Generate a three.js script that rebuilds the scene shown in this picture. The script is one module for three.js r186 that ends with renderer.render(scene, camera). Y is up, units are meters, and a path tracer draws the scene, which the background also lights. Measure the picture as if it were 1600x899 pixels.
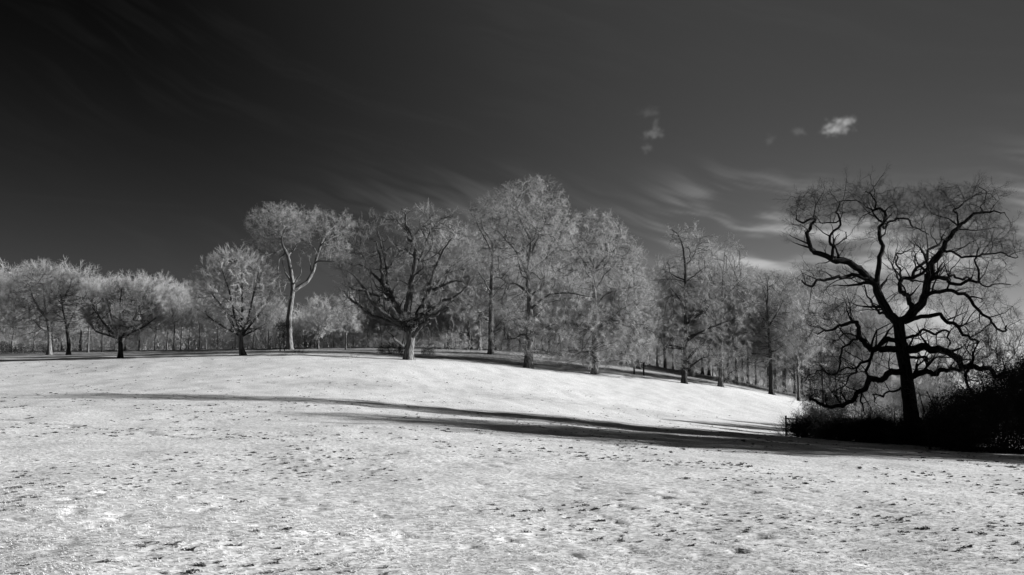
import * as THREE from 'three';
import { mergeGeometries } from 'three/addons/utils/BufferGeometryUtils.js';
import { createNoise2D, createNoise3D } from 'simplex-noise';

// ------------------------------------------------------------------ random numbers and noise
function rng(seed) {
  let s = seed | 0;
  return () => { s = (s + 0x6d2b79f5) | 0; let t = Math.imul(s ^ (s >>> 15), 1 | s); t = (t + Math.imul(t ^ (t >>> 7), 61 | t)) ^ t; return ((t ^ (t >>> 14)) >>> 0) / 4294967296; };
}
const N2 = createNoise2D(rng(11)), N3 = createNoise3D(rng(12));
const clamp = (x, a = 0, b = 1) => Math.min(b, Math.max(a, x));
const sstep = (a, b, x) => { const t = clamp((x - a) / (b - a)); return t * t * (3 - 2 * t); };
const fbm = (x, y, o = 4) => { let s = 0, a = 0.5; for (let i = 0; i < o; i++) { s += a * N2(x, y); x = x * 2.03 + 7.1; y = y * 2.03 - 3.7; a *= 0.5; } return s; };

// ------------------------------------------------------------------ camera, sky, sun, exposure
const EXPOSURE = 3.6, SUN_INTENSITY = 4.0, SUN_ELEV = 15.5, SUN_AZ = 85;     // azimuth: degrees to the right of the view
const F = 1570, CX = 800, CY = 449.5, HORIZON = 610, EYE = 1.65;
const PITCH = Math.atan((HORIZON - CY) / F);
const scene = new THREE.Scene();
const camera = new THREE.PerspectiveCamera(2 * Math.atan(CY / F) * 180 / Math.PI, 1600 / 899, 0.1, 4000);
camera.position.set(0, EYE, 0);
camera.rotation.x = PITCH;
// a point of the place: the direction of a picture point, at the distance d in front of the camera
function P(px, py, d) {
  const x = (px - CX) / F, y = (CY - py) / F, c = Math.cos(PITCH), s = Math.sin(PITCH);
  const dy = y * c + s, dz = -c + y * s, k = d / -dz;
  return new THREE.Vector3(x * k, EYE + dy * k, -d);
}
const R = Math.PI / 180;
const sunDir = new THREE.Vector3(Math.cos(SUN_ELEV * R) * Math.sin(SUN_AZ * R), Math.sin(SUN_ELEV * R), -Math.cos(SUN_ELEV * R) * Math.cos(SUN_AZ * R));
function skyLight(x, y, z) {
  const el = Math.asin(clamp(y, -1, 1)) / R, g = Math.acos(clamp(x * sunDir.x + y * sunDir.y + z * sunDir.z, -1, 1)) / R;
  const e = Math.max(el, 0);
  let L = 0.0002 + 0.046 * (g < 106 ? sstep(102, 65, g) : 0.6 * sstep(106, 150, g));       // deep polarised blue, filtered to near black
  L += 0.19 * Math.exp(-e / 4.9) + 0.66 * Math.exp(-e / 3.8) * sstep(92, 58, g);
  if (el > 0) {
    // high cirrus, drawn out into long feathers that slope down to the right
    const a = Math.atan2(x, -z) / R, th = 0.30 + 0.10 * N2(a * 0.03, e * 0.05), p = a * Math.cos(th) - e * Math.sin(th), q = a * Math.sin(th) + e * Math.cos(th), wx = 0.9 * N2(p * 0.10, q * 0.2 + 5), wy = 0.16 * N2(p * 0.2 + 9, q * 0.4);
    const streak = 0.55 * N2(p * 0.055 + wx * 0.2, q * 0.42 + wy) + 0.32 * N2(p * 0.11 + 3, q * 1.1 + wy * 2) + 0.2 * N2(p * 0.26 - 7, q * 2.6 + wy * 3) + 0.12 * N2(p * 0.5, q * 5.5);
    const patch = sstep(-0.55, 0.45, N2(a * 0.045 + 1.7, e * 0.09 + 0.6) + 0.15);
    const near = sstep(98, 66, g) * sstep(13.5, 6.5, e) * (0.3 + 0.7 * sstep(2.5, 6.5, e));
    L += (0.75 * sstep(-0.1, 0.85, streak + 0.10) * patch + 0.35 * sstep(-0.5, 0.9, streak) * (0.5 + 0.5 * patch)) * (0.36 * near + 0.003);
  }
  return L;
}
// small fair-weather clouds: [azimuth, elevation, width, height, strength], degrees
const az = (px) => Math.atan((px - CX) / F) / R, elv = (px, py) => { const p = P(px, py, 100); return Math.atan2(p.y - EYE, Math.hypot(p.x, p.z)) / R; };
const puffs = [[1322, 197, 0.62, 0.34, 0.20], [1308, 203, 0.4, 0.25, 0.15], [1335, 188, 0.4, 0.22, 0.15], [1258, 205, 0.30, 0.22, 0.045], [1212, 218, 0.22, 0.25, 0.03], [1025, 209, 0.5, 0.22, 0.075], [1030, 200, 0.16, 0.4, 0.05], [1015, 231, 0.3, 0.22, 0.045], [1020, 175, 0.5, 0.25, 0.03]]
  .map(([x, y, w, h, s]) => [az(x), elv(x, y), w, h, s]);
function makeSky() {
  const W = 4096, H = 2048, data = new Float32Array(W * H * 4);
  for (let r = 0; r < H; r++) {
    const el = ((r + 0.5) / H - 0.5) * Math.PI;
    for (let c = 0; c < W; c++) {
      const i = (r * W + c) * 4;
      let L = 0.05;
      if (el > -0.01) {
        const ph = ((c + 0.5) / W - 0.5) * 2 * Math.PI, x = Math.cos(ph) * Math.cos(el), z = Math.sin(ph) * Math.cos(el), y = Math.sin(el);
        L = skyLight(x, y, z);
        const a = Math.atan2(x, -z) / R, e = el / R;
        if (a > 5 && a < 24 && e > 12 && e < 20) {
          let m = 0;
          for (const [pa, pe, w, h, s] of puffs) {
            const da = (a - pa) / w, de = (e - pe) / h, n = 0.6 * fbm(a * 1.9, e * 2.6, 5) + 0.35 * fbm(a * 7, e * 8, 3);
            m += s * sstep(1.5, 0.1, Math.sqrt(da * da + de * de) + n * 1.5);
          }
          L += m;
        }
      }
      L /= EXPOSURE;
      data[i] = data[i + 1] = data[i + 2] = L; data[i + 3] = 1;
    }
  }
  const t = new THREE.DataTexture(data, W, H, THREE.RGBAFormat, THREE.FloatType);
  t.mapping = THREE.EquirectangularReflectionMapping; t.magFilter = t.minFilter = THREE.LinearFilter; t.needsUpdate = true;
  return t;
}
scene.background = makeSky();
scene.environment = scene.background;
const sun = new THREE.DirectionalLight(0xffffff, SUN_INTENSITY);
sun.position.copy(sunDir).multiplyScalar(300).add(new THREE.Vector3(0, 0, -90));
sun.target.position.set(0, 0, -90);
sun.castShadow = true;
Object.assign(sun.shadow.camera, { left: -180, right: 180, top: 120, bottom: -120, near: 1, far: 700 });
sun.shadow.mapSize.set(4096, 4096);
scene.add(sun, sun.target);
const renderer = new THREE.WebGLRenderer({ antialias: true });
renderer.toneMapping = THREE.LinearToneMapping;
renderer.toneMappingExposure = EXPOSURE;
renderer.shadowMap.enabled = true;

// ------------------------------------------------------------------ helpers for things and parts
const used = {};
function numbered(name) { const n = used[name] = (used[name] ?? -1) + 1; return n ? name + '_' + String(n).padStart(3, '0') : name; }
function tag(o, label, category, group, kind) { o.userData = { label, category }; if (group) o.userData.group = group; if (kind) o.userData.kind = kind; return o; }
function thing(name, label, category, pos, group) { const g = new THREE.Group(); g.name = numbered(name); g.position.copy(pos); tag(g, label, category, group); scene.add(g); return g; }
function part(name, geo, mat, parent) { const m = new THREE.Mesh(geo, mat); m.name = name; m.castShadow = m.receiveShadow = true; parent.add(m); return m; }
function instanced(name, geo, mat, mats, parent) {
  const m = new THREE.InstancedMesh(geo, mat, mats.length / 16); m.instanceMatrix.array.set(mats); m.name = name; m.castShadow = m.receiveShadow = true; m.userData.kind = 'stuff'; parent.add(m); return m;
}
const grey = (v) => new THREE.Color().setRGB(v, v, v);
// tileable grey noise
function noiseTexture(size, base, spread, seed, stretchY = 1, first = 2, octaves = 5) {
  const n3 = createNoise3D(rng(seed)), n3b = createNoise3D(rng(seed + 1)), d = new Uint8Array(size * size * 4);
  for (let j = 0; j < size; j++) for (let i = 0; i < size; i++) {
    const a = i / size * 2 * Math.PI, b = j / size;
    let s = 0, amp = 0.5, fr = first;
    for (let o = 0; o < octaves; o++) {
      const y0 = b * fr * stretchY * 3, w = b;
      const v0 = n3(Math.cos(a) * fr, Math.sin(a) * fr, y0), v1 = n3(Math.cos(a) * fr, Math.sin(a) * fr, y0 - fr * stretchY * 3);
      s += amp * (v0 * (1 - w) + v1 * w); amp *= 0.62; fr *= 2;
    }
    const v = clamp(base + spread * s) * 255 | 0, k = (j * size + i) * 4;
    d[k] = d[k + 1] = d[k + 2] = v; d[k + 3] = 255;
  }
  const t = new THREE.DataTexture(d, size, size); t.wrapS = t.wrapT = THREE.RepeatWrapping; t.magFilter = THREE.LinearFilter; t.minFilter = THREE.LinearMipmapLinearFilter; t.needsUpdate = true;
  return t;
}
const grain = noiseTexture(1024, 0.86, 0.36, 21, 2.1, 7, 5), barkGrain = noiseTexture(256, 0.7, 0.9, 31, 0.35);
grain.colorSpace = THREE.SRGBColorSpace;
const barkMap = barkGrain.clone(); barkMap.colorSpace = THREE.SRGBColorSpace;
const bark = (v, bump = 0.02) => new THREE.MeshStandardMaterial({ color: grey(v), roughness: 0.95, map: barkMap, bumpMap: barkGrain, bumpScale: bump });
const plain = (v, o = {}) => new THREE.MeshStandardMaterial({ color: grey(v), roughness: 0.95, ...o });
const dull = (m) => { const p = new THREE.MeshPhysicalMaterial({ color: m.color, roughness: 1, map: m.map, bumpMap: m.bumpMap, bumpScale: m.bumpScale, side: m.side }); p.specularIntensity = 0.15; return p; };
const M = {
  ground: dull(plain(1)), grass: Object.assign(dull(plain(0.58, { side: THREE.DoubleSide })), { transmission: 0.35, thickness: 0 }), shadeTuft: dull(plain(0.15, { side: THREE.DoubleSide })),
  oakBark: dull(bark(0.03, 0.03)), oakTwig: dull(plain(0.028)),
  bark: bark(0.15), paleBark: bark(0.21), darkBark: dull(bark(0.06)),
  twig: plain(0.28), paleTwig: plain(0.34), dimTwig: plain(0.15), darkTwig: plain(0.11), vaseTwig: plain(0.42), pollardTwig: plain(0.19), limbBark: bark(0.065),
  wood: dull(bark(0.04, 0.004)), leaf: dull(plain(0.024, { side: THREE.DoubleSide })), bramble: dull(plain(0.04)),
};

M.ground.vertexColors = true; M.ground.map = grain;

// ------------------------------------------------------------------ the lie of the land
// heights read off the photograph: [picture x, picture y, distance]
const picks = [[-200, 856, 9], [1800, 942, 9], [-150, 660, 30], [800, 703, 30], [1700, 758, 30], [-300, 622, 56], [220, 626, 53], [550, 634, 54], [850, 657, 58], [1050, 676, 60],
  [1600, 711, 48], [1425, 694, 63], [1235, 682, 75], [1900, 720, 52], [-250, 584, 80], [220, 594, 75], [600, 604, 78], [800, 617, 85], [1000, 640, 92], [1180, 656, 100],
  [-400, 560, 114], [0, 562, 108], [400, 562, 96], [640, 564, 105], [825, 574, 118], [930, 585, 122], [1070, 599, 125], [1127, 605, 128], [1205, 613, 132], [1288, 640, 132], [1440, 660, 135], [1900, 670, 130],
  [-300, 556, 130], [0, 555, 130], [300, 553, 128], [450, 546.5, 128], [640, 551, 135], [770, 552, 140], [1010, 577, 145], [1120, 592, 150], [0, 550, 165], [400, 546, 165], [800, 548, 170], [1100, 584, 175], [1300, 628, 170], [1500, 648, 180]];
const ctrl = picks.map(([x, y, d]) => P(x, y, d)).concat([[-14, 0, 0], [14, 0, 0].map((v, i) => i === 1 ? -0.8 : v), [0, -0.4, 0], [-40, 2, 10], [40, -2.3, 10], [-90, 5, -30], [90, -4.5, -30], [0, -1.5, 60], [-150, 6, 0], [150, -8, 0], [-120, 7, -200], [0, 8.5, -230], [80, -3.5, -230], [150, -6, -230], [-250, 7, -300], [250, -8, -300], [0, 6, -330], [120, -6, -330]].map((a) => new THREE.Vector3(...a)));
const tps = (() => {
  const n = ctrl.length, m = n + 3, A = Array.from({ length: m }, () => new Float64Array(m + 1)), U = (r2) => r2 < 1e-9 ? 0 : r2 * Math.log(r2) / 1e4;
  for (let i = 0; i < n; i++) {
    for (let j = 0; j < n; j++) A[i][j] = U((ctrl[i].x - ctrl[j].x) ** 2 + (ctrl[i].z - ctrl[j].z) ** 2) + (i === j ? 0.02 : 0);
    A[i][n] = A[n][i] = 1; A[i][n + 1] = A[n + 1][i] = ctrl[i].x / 100; A[i][n + 2] = A[n + 2][i] = ctrl[i].z / 100; A[i][m] = ctrl[i].y;
  }
  for (let c = 0; c < m; c++) {
    let p = c; for (let r = c + 1; r < m; r++) if (Math.abs(A[r][c]) > Math.abs(A[p][c])) p = r;
    [A[c], A[p]] = [A[p], A[c]];
    for (let r = 0; r < m; r++) if (r !== c) { const k = A[r][c] / A[c][c]; if (k) for (let q = c; q <= m; q++) A[r][q] -= k * A[c][q]; }
  }
  const w = A.map((row, i) => row[m] / row[i]);
  return (x, z) => { let s = w[n] + w[n + 1] * x / 100 + w[n + 2] * z / 100; for (let i = 0; i < n; i++) s += w[i] * U((x - ctrl[i].x) ** 2 + (z - ctrl[i].z) ** 2); return s; };
})();
const farLand = (x, z) => (x < 0 ? 6 : 6 - 13 * sstep(0, 90, x)) + 5 * fbm(x * 0.004, z * 0.004, 3) - 0.006 * Math.max(0, Math.hypot(x, z) - 300) * 0.6;
const land = (x, z) => {
  const k = sstep(230, 380, Math.hypot(x * 1.25, z + 60));
  return (k < 1 ? tps(x, z) * (1 - k) : 0) + k * farLand(x, z);
};
// old rut across the left of the field
const rutA = P(-40, 656, 36), rutB = P(300, 702, 27);
function relief(x, z) {
  const r = Math.hypot(x, z), near = sstep(75, 20, r);
  let h = 0.10 * N2(x * 0.06 + 5, z * 0.06) + 0.035 * N2(x * 0.31, z * 0.31 + 9);
  if (r < 90) {
    const t = N2(x * 1.15 + 3, z * 1.15), hum = N2(x * 2.3, z * 2.3 - 8), f = N2(x * 5.1, z * 5.1);
    h += (0.0065 * t * sstep(85, 45, r) + 0.0050 * hum * sstep(55, 22, r) + 0.003 * f * sstep(30, 12, r)) * sstep(55, 25, Math.abs(x));
    h -= 0.05 * sstep(0.5, 0.85, N2(x * 1.7 - 20, z * 1.7 + 4)) * (0.4 + 0.6 * N2(x * 0.12, z * 0.12 + 2)) * near;
    const dx = rutB.x - rutA.x, dz = rutB.z - rutA.z, u = clamp(((x - rutA.x) * dx + (z - rutA.z) * dz) / (dx * dx + dz * dz));
    const w = Math.hypot(x - rutA.x - u * dx + 0.3 * N2(x * 0.4, 3), z - rutA.z - u * dz);
    h -= 0.10 * Math.exp(-(w * w) / 0.05) * (0.5 + 0.5 * N2(x * 0.9, 7));
  }
  return h;
}
const height = (x, z) => land(x, z) + relief(x, z);
// where the mown field ends and the leaf litter under the trees begins: distance of that line for each direction
const edgePicks = [[-800, 112], [0, 108], [400, 107], [640, 109], [820, 120], [930, 125], [1070, 130], [1150, 132], [1250, 134], [1420, 110], [2200, 100]].map(([x, d]) => [(x - CX) / F, d]);
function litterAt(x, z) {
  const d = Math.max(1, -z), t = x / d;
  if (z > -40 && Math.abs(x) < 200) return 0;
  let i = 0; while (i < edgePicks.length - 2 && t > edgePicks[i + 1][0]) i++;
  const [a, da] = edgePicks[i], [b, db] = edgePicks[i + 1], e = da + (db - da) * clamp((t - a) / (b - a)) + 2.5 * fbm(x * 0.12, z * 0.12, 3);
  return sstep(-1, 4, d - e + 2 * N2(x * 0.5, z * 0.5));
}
const slopeShadeA = P(480, 592, 76), slopeShadeB = P(1000, 632, 88);   // greyer mottled turf across the knoll: shade of a slope turned away, painted in
function buildGround() {
  const line = (cells) => { const out = []; for (const [to, step] of cells) { let from = out.length ? out[out.length - 1] : 0; const n = Math.ceil((to - from) / step); for (let i = out.length ? 1 : 0; i <= n; i++) out.push(from + (to - from) * i / n); } return out; };
  const half = line([[6, 0.075], [14, 0.13], [34, 0.22], [60, 0.36], [130, 1.6], [420, 12], [1600, 120]]);
  const xs = [...half.slice(1).reverse().map((v) => -v), ...half];
  const zs = [900, 400, 150, 60, 25, 10, 2, -4];
  for (let d = 6.5; d < 140; d *= 1.0072) zs.push(-d);
  for (let d = 141; d < 1700; d *= 1.035) zs.push(-d);
  const w = xs.length, h = zs.length, pos = new Float32Array(w * h * 3), col = new Float32Array(w * h * 3), uv = new Float32Array(w * h * 2), idx = [];
  // the broad land is smooth: sampled coarsely and interpolated
  for (let j = 0; j < h; j++) for (let i = 0; i < w; i++) {
    const k = j * w + i, x = xs[i], z = zs[j];
    pos[k * 3] = x; pos[k * 3 + 1] = height(x, z); pos[k * 3 + 2] = z;
    uv[k * 2] = (x * 0.857 - z * 0.515) / 5.3; uv[k * 2 + 1] = (x * 0.515 + z * 0.857) / 5.3;
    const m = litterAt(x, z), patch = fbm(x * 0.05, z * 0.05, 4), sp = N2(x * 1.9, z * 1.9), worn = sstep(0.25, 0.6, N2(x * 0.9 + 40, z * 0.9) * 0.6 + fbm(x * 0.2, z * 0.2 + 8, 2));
    const u = clamp((x - slopeShadeA.x) / (slopeShadeB.x - slopeShadeA.x), -0.3, 1.3), rz = z - (slopeShadeA.z + (slopeShadeB.z - slopeShadeA.z) * u), slopeShade = Math.exp(-rz * rz / 14) * sstep(-0.3, 0.1, u) * sstep(1.3, 0.9, u) * (0.55 + 0.45 * N2(x * 0.8, z * 0.8));
    const g = 0.59 * (1 + 0.06 * patch + 0.07 * sp * sstep(70, 30, Math.hypot(x, z)) - 0.11 * worn - 0.30 * slopeShade), l = 0.25 * (1 + 0.5 * patch + 0.35 * sp);
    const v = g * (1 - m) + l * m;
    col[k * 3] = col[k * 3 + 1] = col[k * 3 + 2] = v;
    if (i && j) { const a = k - w - 1, b = k - w, c = k - 1; idx.push(a, b, c, b, k, c); }
  }
  // zs run from behind the camera forward (z falling), so faces turn up
  const g = new THREE.BufferGeometry();
  g.setAttribute('position', new THREE.BufferAttribute(pos, 3)); g.setAttribute('color', new THREE.BufferAttribute(col, 3)); g.setAttribute('uv', new THREE.BufferAttribute(uv, 2));
  for (let i = 0; i < idx.length; i += 3) { const t = idx[i + 1]; idx[i + 1] = idx[i + 2]; idx[i + 2] = t; }
  g.setIndex(idx); g.computeVertexNormals();
  if (g.attributes.normal.getY(w * 100 + 50) < 0) { for (let i = 0; i < idx.length; i += 3) { const t = idx[i + 1]; idx[i + 1] = idx[i + 2]; idx[i + 2] = t; } g.setIndex(idx); g.computeVertexNormals(); }
  const m = new THREE.Mesh(g, M.ground); m.name = 'ground'; m.receiveShadow = m.castShadow = true;
  m.userData = { label: 'pale sunlit pasture rising to a wooded knoll, with leaf litter under the trees', kind: 'structure' };
  scene.add(m);
}
buildGround();
const onGround = (x, z) => new THREE.Vector3(x, height(x, z), z);

// ------------------------------------------------------------------ grass on the field, and dark tufts for its shaded hollows
const mtx = new THREE.Matrix4(), quat = new THREE.Quaternion(), quat2 = new THREE.Quaternion(), UPV = new THREE.Vector3(0, 1, 0), vs = new THREE.Vector3(), vp = new THREE.Vector3(), vd = new THREE.Vector3();
function tuftGeometry(blades, hgt, wid, lean, seed) {
  const r = rng(seed), p = [], ix = [];
  for (let b = 0; b < blades; b++) {
    const a = (r() < 0.5 ? 0 : Math.PI) + (r() - 0.5) * 2.2, o = r() * 0.06, x = Math.cos(r() * 6.283) * o, z = Math.sin(r() * 6.283) * o, h = hgt * (0.5 + 0.7 * r()), l = lean * h * (0.3 + r()), w = wid * (0.6 + 0.8 * r());
    const cx = Math.cos(a), cz = Math.sin(a), k = p.length / 3;
    p.push(x - cz * w, -0.01, z + cx * w, x + cz * w, -0.01, z - cx * w, x + cx * l * 0.35 - cz * w * 0.8, h * 0.6, z + cz * l * 0.35 + cx * w * 0.8, x + cx * l * 0.35 + cz * w * 0.8, h * 0.6, z + cz * l * 0.35 - cx * w * 0.8, x + cx * l, h, z + cz * l);
    ix.push(k, k + 1, k + 2, k + 1, k + 3, k + 2, k + 2, k + 3, k + 4);
  }
  const g = new THREE.BufferGeometry(); g.setAttribute('position', new THREE.BufferAttribute(new Float32Array(p), 3)); g.setIndex(ix); g.computeVertexNormals(); return g;
}
function scatterGrass() {
  const r = rng(5), lists = [[], [], []];
  for (let i = 0; i < 52000; i++) {
    const d = 7.6 * Math.pow(62 / 7.6, r()), x = (r() * 2 - 1) * (0.54 * d + 1.5), z = -d;
    const s = 0.6 + 0.55 * r() + 0.25 * sstep(0.1, 0.7, N2(x * 1.15 + 3, z * 1.15)); 
    vp.set(x, height(x, z), z); quat.setFromAxisAngle(UPV, (r() - 0.5) * 1.6); vs.set(s * (1 + d * 0.015), s, s * (1 + d * 0.015));
    lists[(r() * 3) | 0].push(...mtx.compose(vp, quat, vs).elements);
  }
  [[10, 0.009, 0.004, 6, 1], [9, 0.012, 0.0035, 6, 2], [12, 0.007, 0.0045, 7, 3]].forEach((a, k) => {
    const m = instanced(numbered('grass'), tuftGeometry(...a), M.grass, lists[k], scene);
    m.userData.label = ['short pale turf blades on the near field', 'longer leaning pale blades on the near field', 'flattened pale turf blades on the near field'][k]; m.userData.category = 'grass';
  });
  const w = [];
  for (let i = 0; i < 7500; i++) {
    const d = 8 * Math.pow(100 / 8, Math.pow(r(), 0.8)), x = (r() * 2 - 1) * (0.54 * d + 1.5), z = -d;
    if (fbm(x * 0.11 + 9, z * 0.11, 3) < -0.05 + 0.3 * r() - 0.1) continue;
    const s = (0.45 + 1.2 * r() * r()) * (0.55 + 0.45 * sstep(10, 40, d));
    vp.set(x, height(x, z), z); quat.setFromAxisAngle(UPV, r() * 6.283); vs.set(s * 1.7, s * 0.8, s * 1.7);
    w.push(...mtx.compose(vp, quat, vs).elements);
  }
  const m = instanced('shade_tufts', tuftGeometry(16, 0.05, 0.012, 1.5, 8), M.shadeTuft, w, scene);  // dark-coloured tufts put in for the shade in small hollows of the turf
  m.userData.label = 'small dark tufts dotted over the pale turf, standing in for shaded hollows'; m.userData.category = 'shade_tufts';
}
scatterGrass();

// ------------------------------------------------------------------ wood: tubes, twigs, trees
// tube along points with radii
function tube(pts, rad, sides, out, flare = 0, seed = 0) {
  const n = pts.length; if (n < 2) return;
  const base = out.p.length / 3, T = new THREE.Vector3(), A = new THREE.Vector3(1, 0, 0.01), B = new THREE.Vector3();
  let len = 0;
  for (let i = 0; i < n; i++) {
    T.subVectors(pts[Math.min(n - 1, i + 1)], pts[Math.max(0, i - 1)]).normalize();
    A.addScaledVector(T, -A.dot(T)); if (A.lengthSq() < 1e-5) A.set(T.y, T.z, T.x).addScaledVector(T, -(T.x * T.y + T.y * T.z + T.z * T.x)); A.normalize(); B.crossVectors(T, A);
    if (i) len += pts[i].distanceTo(pts[i - 1]);
    for (let k = 0; k <= sides; k++) {
      const a = k / sides * Math.PI * 2, c = Math.cos(a), s = Math.sin(a);
      let r = rad[i];
      if (flare) { r *= 1 + 0.10 * N3(c * 1.5, s * 1.5, len * 0.5 + seed) + 0.05 * N3(c * 4, s * 4, len * 1.2 + seed); r += flare * Math.exp(-len / (flare * 1.6)) * (0.55 + 0.75 * Math.max(0, Math.sin(a * 3 + seed) * 0.6 + Math.sin(a * 5 + seed * 2) * 0.5)); }
      const nx = A.x * c + B.x * s, ny = A.y * c + B.y * s, nz = A.z * c + B.z * s;
      out.p.push(pts[i].x + nx * r, pts[i].y + ny * r, pts[i].z + nz * r); out.n.push(nx, ny, nz); out.u.push(k / sides * Math.max(1, Math.round(rad[0] * 6)), len / 1.5);
    }
  }
  const w = sides + 1;
  for (let i = 0; i < n - 1; i++) for (let k = 0; k < sides; k++) { const a = base + i * w + k; out.i.push(a, a + 1, a + w, a + 1, a + w + 1, a + w); }
}
const bin = () => ({ p: [], n: [], u: [], i: [] });
function geo(b) {
  const g = new THREE.BufferGeometry(); g.setAttribute('position', new THREE.BufferAttribute(new Float32Array(b.p), 3)); g.setAttribute('normal', new THREE.BufferAttribute(new Float32Array(b.n), 3)); g.setAttribute('uv', new THREE.BufferAttribute(new Float32Array(b.u), 2)); g.setIndex(b.i); return g;
}
// a spray of fine twigs, about one metre long, growing along +y
function sprayGeometry(seed, thick, bend, spread, crook = 0.25) {
  const r = rng(seed), b = bin();
  const grow = (from, dir, len, rad, depth) => {
    const pts = [from.clone()], rs = [rad], n = depth === 0 ? 5 : 3, d = dir.clone(), at = from.clone();
    for (let i = 1; i <= n; i++) {
      d.x += (r() - 0.5) * crook * 2; d.z += (r() - 0.5) * crook * 2; d.y += (r() - 0.5) * crook + bend * 0.12; d.normalize();
      at.addScaledVector(d, len / n); pts.push(at.clone()); rs.push(rad * (1 - 0.75 * i / n));
      if (depth < 2) {
        const kids = depth === 0 ? 2 : 1;
        for (let k = 0; k < kids; k++) {
          const a = r() * 6.283, side = new THREE.Vector3(Math.cos(a), 0.15 * r(), Math.sin(a)); side.addScaledVector(d, -side.dot(d)).normalize();
          grow(at, d.clone().multiplyScalar(1).addScaledVector(side, spread * (0.7 + 0.6 * r())).normalize(), len * (depth === 0 ? 0.72 : 0.55) * (0.6 + 0.6 * r()) * (1 - 0.4 * i / n), rad * 0.6, depth + 1);
        }
      }
    }
    tube(pts, rs, 3, b);
  };
  grow(new THREE.Vector3(), new THREE.Vector3(0, 1, 0), 1, thick, 0);
  return geo(b);
}
const SPRAYS = {
  soft: [15, 16, 17].map((s) => sprayGeometry(s, 0.013, 0.0, 1.0, 0.3)),
  fine: [1, 2, 3].map((s) => sprayGeometry(s, 0.013, 0.2, 0.95, 0.3)),
  upright: [4, 5, 6].map((s) => sprayGeometry(s, 0.013, 0.8, 0.55, 0.15)),
  droop: [7, 8, 9].map((s) => sprayGeometry(s, 0.013, -0.7, 1.0)),
  oak: [10, 11, 12].map((s) => sprayGeometry(s, 0.010, 0.2, 0.85, 0.32)),
  far: [13, 14].map((s) => sprayGeometry(s, 0.022, 0.2, 0.9)),
};
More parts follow.
